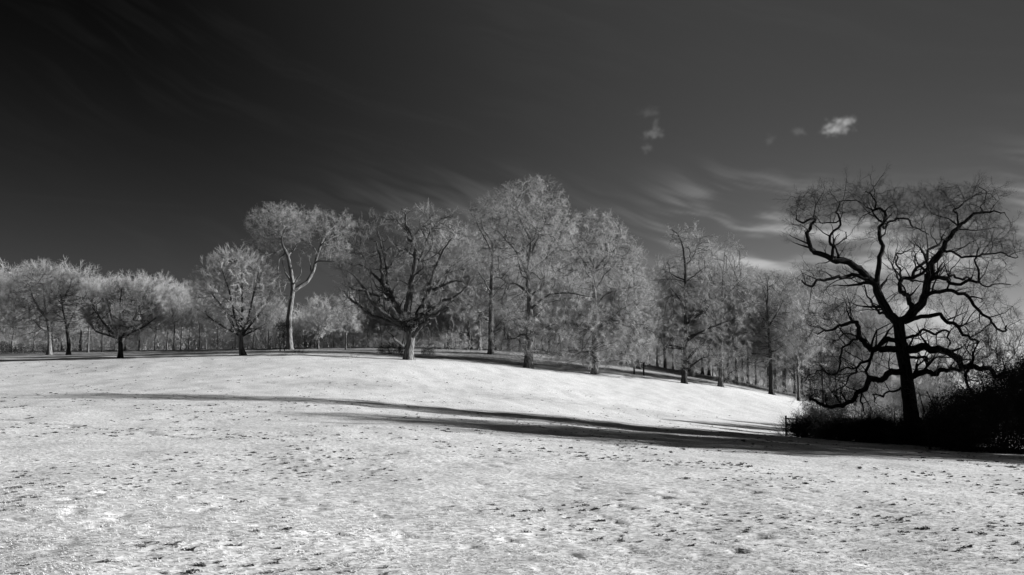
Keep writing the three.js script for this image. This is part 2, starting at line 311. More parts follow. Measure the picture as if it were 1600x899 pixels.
/* Grows a winter tree. s: base (world), trunk and limbs as paths of local points with radii, attractors as local points; branches reach for the attractors and carry twigs at their ends. */
function growTree(s) {
  const r = rng(s.seed), D = s.step, px = [], py = [], pz = [], par = [], fix = [], own = [];
  const add = (x, y, z, p, f, o) => { px.push(x); py.push(y); pz.push(z); par.push(p); fix.push(f); own.push(o); return px.length - 1; };
  const path = (pts, owner) => {
    let prev = -1;
    if (owner > 0) { // join to the nearest node that is there
      let bd = 1e9; for (let i = 0; i < px.length; i++) { const d = (px[i] - pts[0][0]) ** 2 + (py[i] - pts[0][1]) ** 2 + (pz[i] - pts[0][2]) ** 2; if (d < bd) { bd = d; prev = i; } }
    }
    const curve = new THREE.CatmullRomCurve3(pts.map((q) => new THREE.Vector3(q[0], q[1], q[2])), false, 'catmullrom', s.tension ?? 0.3), L = curve.getLength(), n = Math.max(2, Math.ceil(L / D));
    for (let i = 0; i <= n; i++) {
      const t = i / n, q = curve.getPoint(t), f = t * (pts.length - 1), k = Math.min(pts.length - 2, f | 0), rad = pts[k][3] + (pts[k + 1][3] - pts[k][3]) * (f - k);
      if (i === 0 && owner > 0) continue;
      const w = s.crook && owner > 0 ? s.crook * Math.min(1, i / 3) : 0, j = (c) => w * (N3(q.x * 0.9 + c * 17 + s.seed, q.y * 0.9, q.z * 0.9) + 0.45 * N3(q.x * 2.7 + c * 31, q.y * 2.7 + s.seed, q.z * 2.7));
      prev = add(q.x + j(0), q.y + j(1), q.z + j(2), prev, rad, owner);
    }
  };
  path(s.trunk, 0);
  (s.limbs || []).forEach((l, i) => path(l, i + 1));
  // side limbs: shorter, thinner, forking at firm angles from the traced ones
  if (s.side) {
    let owner = (s.limbs || []).length + 1, i0 = 2;
    for (let pass = 0; pass < (s.sidePasses || 1); pass++) for (let i = i0, n0 = i0 = px.length; i < n0; i++) {
      if (own[i] < (s.sideFrom ?? 1) || r() > s.side * D || fix[i] < s.sideLeast * (pass ? 0.75 : 1)) continue;
      const p = par[i], t = new THREE.Vector3(px[i] - px[p], py[i] - py[p], pz[i] - pz[p]).normalize(), v = new THREE.Vector3(r() - 0.5, r() - 0.5 + (s.sideUp ?? 0.2), r() - 0.5); v.addScaledVector(t, -v.dot(t)).normalize();
      const d = t.multiplyScalar(0.45 + 0.4 * r()).add(v).normalize(), len = s.sideLength * (0.45 + 0.8 * r()) * Math.min(1.3, Math.sqrt(fix[i] / s.sideLeast) * 0.6), n = Math.max(3, Math.round(len / D)), r0 = fix[i] * (0.38 + 0.25 * r());
      let prev = i, x = px[i], y = py[i], z = pz[i];
      for (let k = 1; k <= n; k++) {
        if (r() < 0.55) { d.x += (r() - 0.5) * 1.1; d.y += (r() - 0.5) * 0.9 + (s.sideUp ?? 0.2) * 0.25; d.z += (r() - 0.5) * 1.1; d.normalize(); }
        x += d.x * D; y += d.y * D; z += d.z * D; prev = add(x, y, z, prev, r0 + (s.sideTip - r0) * Math.pow(k / n, 0.8), owner);
      }
      owner++;
    }
  }
  const nFix = px.length;
  // space colonisation
  const spawned = [];
  const at = s.attract, nA = at.length, near = new Int32Array(nA).fill(-1), nd = new Float64Array(nA).fill(1e9), alive = new Uint8Array(nA).fill(1), kill = (s.kill || 1.6) * D;
  const look = (i0, i1) => { for (let a = 0; a < nA; a++) if (alive[a]) { const q = at[a]; for (let i = i0; i < i1; i++) { const d = (px[i] - q[0]) ** 2 + (py[i] - q[1]) ** 2 + (pz[i] - q[2]) ** 2; if (d < nd[a]) { nd[a] = d; near[a] = i; } } if (nd[a] < kill * kill) alive[a] = 0; } };
  let skip = 0; while (skip < s.trunk.length && false) skip++;
  look(0, px.length);
  for (let it = 0; it < 90; it++) {
    const gx = new Map();
    for (let a = 0; a < nA; a++) if (alive[a]) {
      const i = near[a]; if (i < 0) continue; const l = Math.sqrt(nd[a]) || 1; let g = gx.get(i); if (!g) gx.set(i, g = [0, 0, 0]);
      g[0] += (at[a][0] - px[i]) / l; g[1] += (at[a][1] - py[i]) / l; g[2] += (at[a][2] - pz[i]) / l;
    }
    if (!gx.size) break;
    const from = px.length;
    for (const [i, g] of gx) {
      let dx = g[0], dy = g[1], dz = g[2]; const l = Math.hypot(dx, dy, dz) || 1; dx /= l; dy /= l; dz /= l;
      const p = par[i]; if (p >= 0 && i >= nFix) { const ux = px[i] - px[p], uy = py[i] - py[p], uz = pz[i] - pz[p], ul = Math.hypot(ux, uy, uz) || 1, k = s.straight ?? 0.5; dx += k * ux / ul; dy += k * uy / ul; dz += k * uz / ul; }
      const wb = s.wobble ?? 0.35; dx += (r() - 0.5) * wb * 2; dy += (r() - 0.5) * wb * 2 + (s.lift ?? 0.1); dz += (r() - 0.5) * wb * 2;
      const m = Math.hypot(dx, dy, dz) || 1;
      if ((spawned[i] = (spawned[i] || 0) + 1) > 3) { for (let a = 0; a < nA; a++) if (near[a] === i) alive[a] = 0; continue; }
      add(px[i] + dx / m * D, py[i] + dy / m * D, pz[i] + dz / m * D, i, 0, -1);
    }
    look(from, px.length);
    if (px.length > (s.most || 7000)) break;
  }
  const n = px.length, sum = new Float64Array(n), kids = new Int32Array(n), rad = new Float64Array(n), e = s.pipe || 2.3, tip = s.tip || 0.011;
  const best = new Int32Array(n).fill(-1), bestR = new Float64Array(n);
  for (let i = n - 1; i >= 0; i--) {
    rad[i] = kids[i] ? Math.pow(sum[i], 1 / e) : tip;
    if (fix[i]) rad[i] = fix[i];
    const p = par[i]; if (p >= 0) { kids[p]++; sum[p] += Math.pow(rad[i], e); const same = own[i] >= 0 && own[i] === own[p] ? 100 : 0; if (rad[i] + same > bestR[p]) { bestR[p] = rad[i] + same; best[p] = i; } }
  }
  // children come after parents, so a limb may still be thinner than what it carries: cap
  for (let i = 1; i < n; i++) if (par[i] >= 0 && rad[i] > rad[par[i]] * 0.98 && own[i] < 0) rad[i] = rad[par[i]] * 0.98;
  const V = (i) => new THREE.Vector3(px[i], py[i], pz[i]);
  const trunk = bin(), fineB = bin(), limbs = [];
  const started = [0]; for (let i = 1; i < n; i++) if (par[i] >= 0 && best[par[i]] !== i) started.push(i);
  for (const st of started) {
    const pts = [], rs = []; let i = st;
    if (st) { pts.push(V(par[st])); rs.push(Math.min(rad[par[st]] * 0.8, rad[st] * 1.12)); }
    while (i >= 0) { pts.push(V(i)); rs.push(rad[i]); i = best[i]; }
    // thin out points of far trees
    if (st === 0) tube(pts, rs, s.sides || 9, trunk, s.flare || 0.0, s.seed);
    else if (rs[1] > (s.limbRadius || 0.07) && limbs.length < (s.limbMost || 14) && pts.length > 5) { const b = bin(); tube(pts, rs, rs[1] > 0.12 ? 7 : 5, b); limbs.push(geo(b)); }
    else tube(pts, rs, rs[1] > 0.05 ? 5 : rs[1] > 0.02 ? 4 : 3, fineB);
  }
  // twigs
  const lists = s.sprays.map(() => []), dir = new THREE.Vector3();
  for (let i = s.trunk.length; i < n; i++) {
    if (rad[i] > (s.twigBelow || 0.035) || own[i] === 0) continue;
    let times = kids[i] ? s.twigAlong : s.twigEnd; times = Math.floor(times + r());
    for (let k = 0; k < times; k++) {
      const p = par[i]; dir.set(px[i] - px[p], py[i] - py[p], pz[i] - pz[p]).normalize();
      const j = s.twigSpread ?? 0.7; dir.x += (r() - 0.5) * 2 * j; dir.y += (r() - 0.5) * 2 * j + (s.twigUp ?? 0.1); dir.z += (r() - 0.5) * 2 * j; dir.normalize();
      quat.setFromUnitVectors(UPV, dir); quat2.setFromAxisAngle(UPV, r() * 6.283); quat.multiply(quat2);
      const sc = s.twigSize * (0.65 + 0.7 * r()); vs.set(sc, sc, sc); if (s.twigThick) vs.set(sc * s.twigThick, sc, sc * s.twigThick);
      vp.set(px[i], py[i], pz[i]); lists[(r() * lists.length) | 0].push(...mtx.compose(vp, quat, vs).elements);
    }
  }
  return { trunk: geo(trunk), limbs, fine: geo(fineB), lists, nodes: n };
}
let nTwigs = 0;
function raiseTree(name, label, category, pos, s, mats, group) {
  const t = growTree(s), o = thing(name, label, category, pos, group);
  
  part('trunk', t.trunk, mats.bark, o);
  t.limbs.forEach((g) => part('limb', g, mats.limb || mats.bark, o));
  const c = part('crown', t.fine, mats.branch || mats.bark, o); c.userData.kind = 'stuff';
  t.lists.forEach((l, k) => { nTwigs += l.length / 16; if (l.length) instanced('twigs', s.sprays[k], mats.twig, l, c); });
  return o;
}
// attractors: clumps through ellipses seen in the picture, given their own depth
function crownPoints(seed, ellipses, d, base, { clumps = 60, each = 22, tight = 0.28, deep = 0.8, shell = 0.35 } = {}) {
  const r = rng(seed), out = [], area = ellipses.map((e) => e[2] * e[3]), total = area.reduce((a, b) => a + b);
  const ball = () => { for (;;) { const a = [r() * 2 - 1, r() * 2 - 1, r() * 2 - 1], l = Math.hypot(...a); if (l < 1 && l > 0.05) { const k = Math.pow(l, shell) / l; return a.map((v) => v * k); } } };
  ellipses.forEach(([cx, cy, rx, ry, dz = 0], e) => {
    const n = Math.max(1, Math.round(clumps * area[e] / total));
    for (let c = 0; c < n; c++) {
      const b = ball();
      for (let k = 0; k < each; k++) {
        const t = tight * Math.sqrt(r()), q = ball(), u = b[0] + q[0] * t, v = b[1] + q[1] * t, w = b[2] + q[2] * t, l = Math.hypot(u, v, w), f = l > 1.03 ? 1.03 / l : 1;
        const p = P(cx + rx * u * f, cy + ry * v * f, d + dz + w * f * rx * d / F * deep); out.push([p.x - base.x, p.y - base.y, p.z - base.z]);
      }
    }
  });
  return out;
}
// a path traced in the picture: points [x, y], radii in picture pixels at both ends; its depth wanders off by "drift"
function trace(pts, r0, r1, d, base, drift = 0, start = 0) {
  const n = pts.length - 1;
  return pts.map(([x, y], i) => { const t = i / n, p = P(x, y, d + start + drift * Math.pow(t, 1.2)); return [p.x - base.x, p.y - base.y, p.z - base.z, (r0 + (r1 - r0) * t) * d / F]; });
}

// ------------------------------------------------------------------ the great oak at the right
function greatOak() {
  const d = 63, bp = P(1429, 694, d), base = onGround(bp.x, bp.z), r = rng(404);
  const a6 = (q) => q.map(([x, y]) => [1200 + x / 3.9075, 270 + y / 3.9075]), a7 = (q) => q.map(([x, y]) => [1200 + x / 3.595, 480 + y / 3.595]);
  const trunk = trace([[1430, 698], [1424, 650], [1419, 605], [1412, 560], [1407, 530], [1404, 503]], 11, 8.5, d, base);
  const L = [], fat = 1.12;
  const up = (pts, r0, r1, drift, start = 0) => L.push(trace(a6(pts), r0 * fat, r1 * fat * 1.15, d, base, drift, start)), low = (pts, r0, r1, drift, start = 0) => L.push(trace(a7(pts), r0 * fat, r1 * fat * 1.15, d, base, drift, start));
  up([[800, 910], [740, 870], [670, 720], [610, 640], [530, 580], [480, 550], [390, 530], [310, 495], [260, 460], [240, 400], [255, 345], [300, 290], [230, 295], [170, 290]], 6.5, 0.9, -2.5);
  up([[660, 700], [685, 600], [690, 520], [705, 450], [692, 380], [690, 310], [715, 280], [712, 240], [670, 215], [640, 225], [660, 180], [650, 150], [600, 120]], 3.8, 0.8, 1.8, -0.4);
  up([[620, 650], [560, 635], [490, 632], [420, 635], [350, 652], [300, 655], [260, 695], [238, 690], [232, 672]], 3, 0.9, -1.5, -0.6);
  up([[390, 530], [398, 470], [375, 420], [395, 370], [425, 320], [440, 270], [420, 235], [430, 200], [480, 170], [540, 180], [590, 190]], 2.4, 0.5, 1.5, -1.4);
  up([[430, 300], [385, 300], [340, 315], [300, 300], [270, 265]], 1.1, 0.5, -0.8, -0.8);
  up([[395, 455], [440, 420], [465, 400], [475, 360]], 1, 0.5, 1, -1.2);
  up([[692, 310], [655, 265], [632, 230], [590, 200]], 1.8, 0.6, 1, 0.6);
  up([[698, 355], [750, 310], [800, 292], [850, 300], [900, 335], [950, 355], [1000, 385]], 1.9, 0.7, 2, 0.5);
  up([[840, 900], [868, 840], [865, 790], [850, 750], [808, 720], [805, 680], [820, 650], [870, 650], [905, 590], [960, 530], [990, 480], [1040, 430], [1085, 385]], 4.2, 1.2, 3);
  up([[812, 660], [815, 590], [790, 550], [790, 500], [830, 470], [860, 455]], 1.7, 0.6, 2, 1.2);
  up([[870, 655], [930, 615], [975, 570], [1020, 530], [1060, 470]], 2.6, 1.2, -1, 1);
  up([[840, 905], [920, 820], [960, 750], [975, 680], [970, 620], [990, 580], [1040, 520], [1075, 470], [1090, 420], [1130, 360], [1165, 315], [1215, 300], [1250, 262], [1310, 240], [1370, 240], [1440, 232]], 6.5, 0.7, -3);
  up([[1165, 320], [1150, 260], [1152, 220], [1200, 180], [1260, 140], [1310, 120]], 1.6, 0.5, 1.4, -2);
  up([[1310, 240], [1298, 212], [1335, 170], [1335, 115], [1300, 95]], 1.2, 0.4, 0.7, -2.5);
  up([[1075, 482], [1120, 488], [1170, 520], [1260, 515], [1310, 490], [1380, 490], [1440, 500], [1480, 520], [1520, 512]], 2, 0.5, -2.2, -1.4);
  up([[975, 655], [1020, 636], [1060, 645], [1110, 670], [1165, 690], [1230, 655], [1288, 662], [1280, 610], [1265, 560], [1270, 500], [1285, 460]], 3.2, 0.7, -2, -0.8);
  up([[1020, 636], [1100, 630], [1180, 642], [1250, 655]], 2.1, 1.3, 1, -1);
  up([[1285, 665], [1320, 692], [1400, 690], [1475, 690]], 1.2, 0.5, -0.8, -2.4);
  up([[955, 752], [1020, 725], [1085, 715], [1150, 738], [1215, 750], [1250, 790], [1300, 840], [1350, 885], [1375, 925], [1425, 965], [1465, 965], [1460, 925]], 3, 1, -3, -0.5);
  up([[725, 830], [680, 850], [645, 800], [615, 740], [590, 700]], 2, 0.8, 3, -0.2);
  low([[770, 90], [850, 60], [960, 45], [1010, 75], [1060, 110], [1100, 160], [1130, 190], [1190, 195]], 3.4, 1.2, -3);
  low([[770, 172], [830, 155], [860, 140], [940, 145], [975, 130], [1010, 140], [1020, 190], [1015, 230]], 2.2, 1, 2.5);
  low([[760, 243], [870, 235], [960, 235], [1010, 250], [1050, 290], [1090, 335], [1150, 345], [1230, 345], [1290, 380], [1340, 370]], 6, 2, -4);
  low([[1110, 350], [1115, 440], [1150, 480], [1165, 505]], 2.1, 1.2, 0.5, -2.5);
  low([[790, 400], [870, 362], [930, 370], [1000, 352], [1090, 350], [1150, 300]], 4.6, 1.6, 3);
  low([[780, 280], [840, 290], [890, 285], [905, 320], [960, 260]], 2.4, 0.8, 3.5);
  low([[740, 242], [640, 230], [590, 240], [540, 200], [515, 160], [515, 110], [490, 85], [420, 95], [380, 110], [330, 130], [280, 145]], 5, 0.8, -3);
  low([[725, 195], [670, 178], [630, 210], [595, 238]], 3.6, 2.4, -1);
  low([[520, 185], [460, 190], [430, 230], [405, 280], [395, 360], [330, 375], [295, 350], [240, 380], [200, 420]], 1.8, 0.5, -2, -1.6);
  low([[520, 160], [460, 155], [425, 155], [400, 175]], 1.3, 0.5, 1, -1.8);
  low([[590, 245], [572, 300], [520, 315], [490, 330], [455, 345], [400, 365]], 2.4, 0.8, 1, -1.2);
  low([[490, 335], [500, 360], [455, 390], [440, 440], [380, 460]], 1.7, 0.7, 1.5, -0.8);
  low([[750, 365], [690, 365], [640, 400], [570, 410], [540, 460], [500, 500], [440, 540], [360, 560], [290, 550], [250, 520]], 4.8, 1.6, -4);
  low([[577, 300], [555, 350], [557, 410]], 2.2, 1.6, -0.6, -1);
  low([[532, 470], [525, 530], [525, 595]], 1.4, 0.8, -0.5, -2);
  low([[755, 450], [700, 475], [650, 500], [600, 495], [590, 525]], 1.5, 0.7, -2.5);
  // fine branching: clumps round the ends of the limbs
  const attract = [], put = (x, y, dep, rx, ry, n) => { for (let k = 0; k < n; k++) { const u = (r() + r() - 1), v = (r() + r() - 1), p = P(x + rx * u * 1.4, y + ry * v * 1.4, d + dep + (r() - 0.5) * 3); attract.push([p.x - base.x, p.y - base.y, p.z - base.z]); } };
  for (const [x, y, dep, rx, ry, n] of [[1262, 325, -2.5, 26, 24, 90], [1248, 345, -2, 16, 18, 40], [1300, 318, 0, 28, 20, 80], [1345, 302, 1, 26, 16, 80], [1372, 315, 1.5, 36, 24, 130], [1400, 345, 2, 40, 30, 110], [1430, 330, 2, 44, 26, 130], [1468, 318, 0, 46, 22, 130], [1505, 312, -2, 44, 24, 120], [1540, 322, -2.5, 30, 22, 60],
    [1530, 372, -3, 46, 28, 170], [1560, 385, -3, 30, 20, 80], [1500, 345, -2, 40, 24, 80], [1440, 390, 1, 34, 30, 35], [1395, 400, 1, 30, 30, 14], [1340, 395, 0, 28, 26, 14], [1318, 360, 0, 14, 22, 8], [1262, 435, -1.5, 20, 12, 40], [1305, 470, 1.5, 30, 24, 80], [1290, 500, -1, 36, 26, 90], [1540, 425, -2.5, 30, 20, 70], [1530, 455, -2, 34, 22, 60],
    [1575, 500, -3, 26, 20, 50], [1510, 520, -2, 32, 22, 90], [1540, 545, -3, 40, 22, 110], [1480, 545, 1, 34, 22, 70], [1480, 580, 2, 40, 16, 120], [1540, 580, -2, 40, 16, 100], [1320, 535, -2, 30, 24, 60], [1300, 570, -2, 30, 22, 70], [1285, 600, -3, 30, 26, 130], [1320, 610, -3, 40, 24, 120], [1370, 605, -2, 24, 24, 40], [1450, 470, -1, 40, 20, 60], [1360, 450, 1.5, 26, 22, 16], [1420, 440, 1, 30, 30, 26]]) put(x, y, dep, rx, ry, n);
  const spec = { seed: 77, step: 0.24, kill: 1.1, trunk, limbs: L, crook: 0.16, attract, tension: 0.25, side: 1.3, sidePasses: 2, sideLeast: 0.035, sideLength: 2.0, sideTip: 0.014, sideUp: 0.25, wobble: 0.36, straight: 0.45, lift: 0.05, pipe: 2.0, tip: 0.010, sides: 14, flare: 0.55, limbRadius: 0.035, limbMost: 160, sprays: SPRAYS.oak, twigAlong: 0.34, twigEnd: 1.6, twigSize: 0.6, twigSpread: 0.7, twigUp: 0.15, most: 16000 };
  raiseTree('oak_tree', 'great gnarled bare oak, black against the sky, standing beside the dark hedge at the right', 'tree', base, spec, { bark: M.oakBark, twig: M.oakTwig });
}
greatOak();

// ------------------------------------------------------------------ the trees along the edge of the wood
function edgeTree(o) {
  const bp = P(o.base[0], o.base[1], o.d), base = onGround(bp.x, bp.z);
  const sink = (pts) => { pts[0][1] -= 0.15; return pts; };
  const trunk = sink(trace(o.trunk, o.r[0], o.r[1], o.d, base, o.lean || 0));
  trunk[0][1] = -0.15;
  const rr = rng(o.seed + 900), limbs = (o.limbs || []).map(([pts, r0, r1, drift]) => trace(pts, r0, r1, o.d, base, drift ?? (rr() - 0.5) * 4));
  const pt = o.points, attract = crownPoints(o.seed, o.crown, o.d, base, { ...pt, clumps: Math.round(pt.clumps * 2.2), each: pt.each, tight: (pt.tight || 0.28) * 1.15 });
  const spec = { seed: o.seed, step: 0.5, trunk, limbs, attract, sprays: SPRAYS.fine, twigAlong: 0.36, twigEnd: 1.2, twigSize: 1.15, tip: 0.016, pipe: 2.05, limbMost: 40, flare: 0.3, sides: 9, ...o.grow };
  spec.step *= 0.62; spec.kill = 1.15; if (o.side) Object.assign(spec, { side: 0.4, sideLeast: 0.05, sideLength: 3.4, sideTip: 0.03, sideUp: 0.2 }, o.side); spec.most = 14000; spec.twigSize *= 0.72; spec.trunk.forEach((q) => { q[3] *= 1.05; }); spec.limbs.forEach((l) => l.forEach((q) => { q[3] *= o.thick || 1.35; })); spec.twigBelow = 0.06;
  const tree = raiseTree(o.name, o.label, 'tree', base, spec, o.mats || { bark: M.bark, twig: M.twig, limb: M.bark }, o.group);
  for (const [x, y, r] of o.burr || []) {
    const g = new THREE.IcosahedronGeometry(1, 4), q = g.attributes.position, k = r * o.d / F; for (let i = 0; i < q.count; i++) { const a = q.getX(i), b = q.getY(i), c = q.getZ(i), f = k * (1 + 0.28 * N3(a * 2 + x, b * 2, c * 2) + 0.12 * N3(a * 6, b * 6 + y, c * 6)); q.setXYZ(i, a * f, b * f * 1.1, c * f); }
    g.computeVertexNormals(); part('burr', g, M.darkBark, tree).position.copy(P(x, y, o.d - 0.25).sub(base));
  }
  return tree;
}
const wood = { bark: M.bark, twig: M.twig }, woodPale = { bark: M.bark, twig: M.paleTwig }, woodDim = wood;
const mid = { bark: M.bark, limb: M.limbBark, twig: M.twig, branch: M.limbBark }, pale = { bark: M.paleBark, twig: M.paleTwig, branch: M.bark }, dim = { bark: M.darkBark, twig: M.dimTwig };

// the fan tree, low and spreading, at the left
edgeTree({ name: 'fan_tree', side: { side: 0.9, sideLength: 2.2, sideUp: 0.4, sideLeast: 0.03, sideTip: 0.018 }, label: 'low spreading bare tree with short dark trunk, left on the field edge', seed: 210, d: 104, base: [188, 558], trunk: [[188, 558], [188, 544], [187, 526]], r: [3.6, 3.2], mats: { bark: M.darkBark, twig: M.dimTwig, branch: M.darkBark },
  limbs: [[[[187, 528], [172, 518], [158, 500], [144, 480]], 2, 0.6, -3], [[[187, 527], [178, 510], [172, 490], [166, 462]], 1.8, 0.5, 3], [[[187, 527], [188, 505], [187, 480], [190, 450]], 1.8, 0.5, -2], [[[188, 528], [200, 512], [212, 492], [222, 470]], 1.9, 0.5, 3], [[[188, 529], [206, 520], [226, 510], [244, 496]], 1.7, 0.5, -3], [[[187, 530], [168, 524], [150, 518], [138, 505]], 1.5, 0.5, 2]],
  crown: [[190, 488, 56, 42]], points: { clumps: 46, each: 26, deep: 0.9, shell: 0.5 }, grow: { step: 0.36, sprays: SPRAYS.upright, straight: 0.9, wobble: 0.22, twigUp: 0.5, twigSpread: 0.5, twigSize: 1.0, lift: 0.15, twigAlong: 0.4, twigEnd: 1.5 } });
// the vase-shaped pale tree
edgeTree({ name: 'vase_tree', side: { side: 0.8, sideLength: 2.6, sideUp: 0.5, sideLeast: 0.03, sideTip: 0.018 }, label: 'pale vase-shaped bare tree with fine upright twigs, left of the forked tree', seed: 220, d: 106, base: [379, 557], trunk: [[380, 557], [377, 545], [376, 528], [374, 520]], r: [3.8, 3], mats: { bark: M.bark, limb: M.darkBark, twig: M.vaseTwig, branch: M.bark },
  limbs: [[[[374, 522], [362, 504], [350, 484], [330, 458], [316, 430]], 2, 0.5, 2.5], [[[375, 521], [366, 492], [358, 455], [346, 420]], 1.7, 0.5, -3], [[[376, 521], [378, 490], [378, 450], [377, 408]], 1.9, 0.5, 1.5], [[[377, 523], [388, 495], [396, 460], [404, 425]], 1.7, 0.5, -2.5], [[[378, 524], [394, 504], [412, 482], [426, 452]], 1.7, 0.5, 3], [[[375, 525], [354, 514], [332, 500], [314, 486]], 1.4, 0.5, -2], [[[378, 526], [398, 516], [416, 505]], 1.2, 0.4, 2]],
  crown: [[368, 462, 66, 62], [360, 420, 34, 28], [395, 430, 30, 32], [330, 470, 28, 36]], points: { clumps: 70, each: 24, deep: 0.85, shell: 0.5 }, grow: { step: 0.42, sprays: SPRAYS.upright, straight: 1.0, wobble: 0.2, twigUp: 0.55, twigSpread: 0.45, twigSize: 1.0, lift: 0.18, twigAlong: 0.38, twigEnd: 1.3 } });
// the tall forked tree
edgeTree({ name: 'forked_tree', side: { side: 0.5, sideLength: 3 }, label: 'tall bare tree whose pale trunk forks into two high flat crowns', seed: 230, d: 128, base: [452, 546], trunk: [[453, 546], [452, 520], [452, 495], [455, 472], [458, 452]], r: [4.6, 3.4], mats: { bark: M.paleBark, twig: M.twig, branch: M.bark },
  limbs: [[[[458, 455], [456, 435], [452, 412], [448, 396], [442, 385], [440, 372], [446, 356]], 2.8, 0.8, -2], [[[458, 455], [468, 448], [480, 440], [490, 422], [494, 405], [503, 378], [512, 362], [528, 348]], 2.8, 0.7, 2.5], [[[449, 398], [458, 392], [464, 380], [466, 368]], 1.4, 0.5, 2], [[[494, 408], [508, 408], [522, 409]], 1, 0.4, -2], [[[444, 388], [432, 394], [415, 400]], 1.2, 0.4, -2], [[[502, 382], [516, 374], [530, 366]], 1, 0.4, 2], [[[442, 378], [432, 366], [420, 355]], 1, 0.4, 3], [[[447, 395], [436, 405], [434, 430], [438, 458]], 0.9, 0.5, 1]],
  crown: [[440, 352, 54, 28], [470, 342, 44, 18], [522, 352, 30, 22], [418, 385, 30, 20], [525, 388, 26, 26], [440, 335, 34, 14]], points: { clumps: 80, each: 18, deep: 0.8, shell: 0.4, tight: 0.25 }, grow: { step: 0.5, twigSize: 1.05, twigUp: 0.0, wobble: 0.45, sprays: SPRAYS.soft, twigAlong: 0.35, twigEnd: 1.3 } });
// the old pollard oak
edgeTree({ name: 'pollard_tree', thick: 1.7, side: { side: 0.8, sidePasses: 2, sideLength: 3.4, sideUp: 0.4, sideLeast: 0.10 }, burr: [[636, 512, 7], [645, 510, 7], [640, 503, 8], [631, 504, 6], [649, 503, 6], [628, 497, 5], [655, 498, 5]], label: 'broad old pollard with a short burred trunk, dead stag top and upswept dark limbs', seed: 240, d: 107, base: [636, 562], trunk: [[637, 563], [638, 550], [641, 536], [641, 520], [636, 503]], r: [4.8, 7.2], mats: { bark: M.bark, limb: M.limbBark, twig: M.pollardTwig, branch: M.darkBark },
  limbs: [[[[634, 508], [624, 486], [612, 468], [598, 445], [580, 425], [562, 412]], 3.4, 0.7, 2], [[[636, 506], [637, 480], [640, 455], [646, 425], [650, 395], [646, 372], [636, 355]], 4, 0.9, -1.5], [[[632, 508], [612, 498], [592, 484], [575, 462], [560, 438], [545, 425]], 2.8, 0.6, -3], [[[628, 512], [604, 502], [580, 494], [562, 478], [546, 468], [534, 452]], 2.2, 0.6, 1.5], [[[622, 482], [608, 450], [604, 420], [598, 392], [590, 362]], 2, 0.6, 3], [[[648, 500], [672, 486], [694, 470], [714, 462], [730, 446]], 2.2, 0.6, -1.5], [[[660, 475], [672, 450], [680, 420], [690, 395], [706, 372]], 2, 0.6, -3], [[[640, 508], [652, 490], [664, 470], [680, 450], [696, 428], [714, 412]], 3, 0.7, 3], [[[646, 420], [655, 408], [662, 392], [668, 370], [686, 345], [700, 332]], 1.8, 0.5, 2.5], [[[640, 380], [636, 356], [634, 342], [632, 332]], 1.6, 0.7, 0.5],
    [[[676, 455], [690, 446], [706, 440], [722, 440]], 1.8, 0.5, -2], [[[600, 448], [596, 425], [594, 400], [588, 378]], 1.8, 0.5, -2], [[[612, 470], [590, 462], [566, 455], [540, 448]], 1.7, 0.5, 2], [[[637, 452], [650, 442], [658, 430]], 1.4, 0.6, 3], [[[646, 398], [632, 388], [618, 385]], 1.4, 0.5, -3], [[[634, 545], [624, 536], [614, 528]], 1.8, 0.9, -2.5], [[[641, 530], [650, 518], [660, 508], [672, 500]], 3, 1, -2], [[[645, 500], [662, 494], [680, 492], [700, 480]], 2, 0.6, -3.5], [[[630, 515], [620, 505], [606, 500], [590, 498]], 2, 0.6, 2.5]],
  crown: [[556, 440, 34, 50], [548, 465, 24, 26], [560, 425, 38, 42], [600, 375, 46, 40], [645, 360, 46, 34], [695, 370, 40, 34], [715, 425, 34, 42], [690, 345, 30, 20], [640, 480, 50, 26], [560, 470, 34, 26], [700, 480, 40, 30], [655, 420, 60, 50]], points: { clumps: 120, each: 16, deep: 0.9, shell: 0.45 }, grow: { step: 0.46, flare: 0.5, sides: 16, crook: 0.1, twigAlong: 0.22, twigEnd: 1.1, twigSize: 1.0, wobble: 0.5, lift: 0.14, twigUp: 0.3, most: 9000, sprays: SPRAYS.upright } });
// the tall straight tree behind
edgeTree({ name: 'straight_tree', side: { side: 0.25, sideFrom: 0, sideLength: 4 }, label: 'tall straight bare tree with clear trunk and dark high crown, left of the tallest tree', seed: 250, d: 136, base: [767, 552], trunk: [[767, 552], [767, 510], [768, 450], [770, 400], [770, 380]], r: [4.4, 2.2], mats: { bark: M.bark, twig: M.dimTwig, branch: M.darkBark },
  limbs: [[[[770, 398], [762, 380], [752, 362], [744, 345]], 1.2, 0.4, -2], [[[770, 392], [780, 378], [790, 360], [796, 345]], 1.2, 0.4, 2]],
  crown: [[765, 348, 34, 38], [748, 335, 18, 22], [782, 375, 26, 26], [770, 430, 34, 50], [775, 500, 36, 40]], points: { clumps: 62, each: 17, deep: 1, shell: 0.5 }, grow: { step: 0.5, twigSize: 1.1, most: 6000 } });
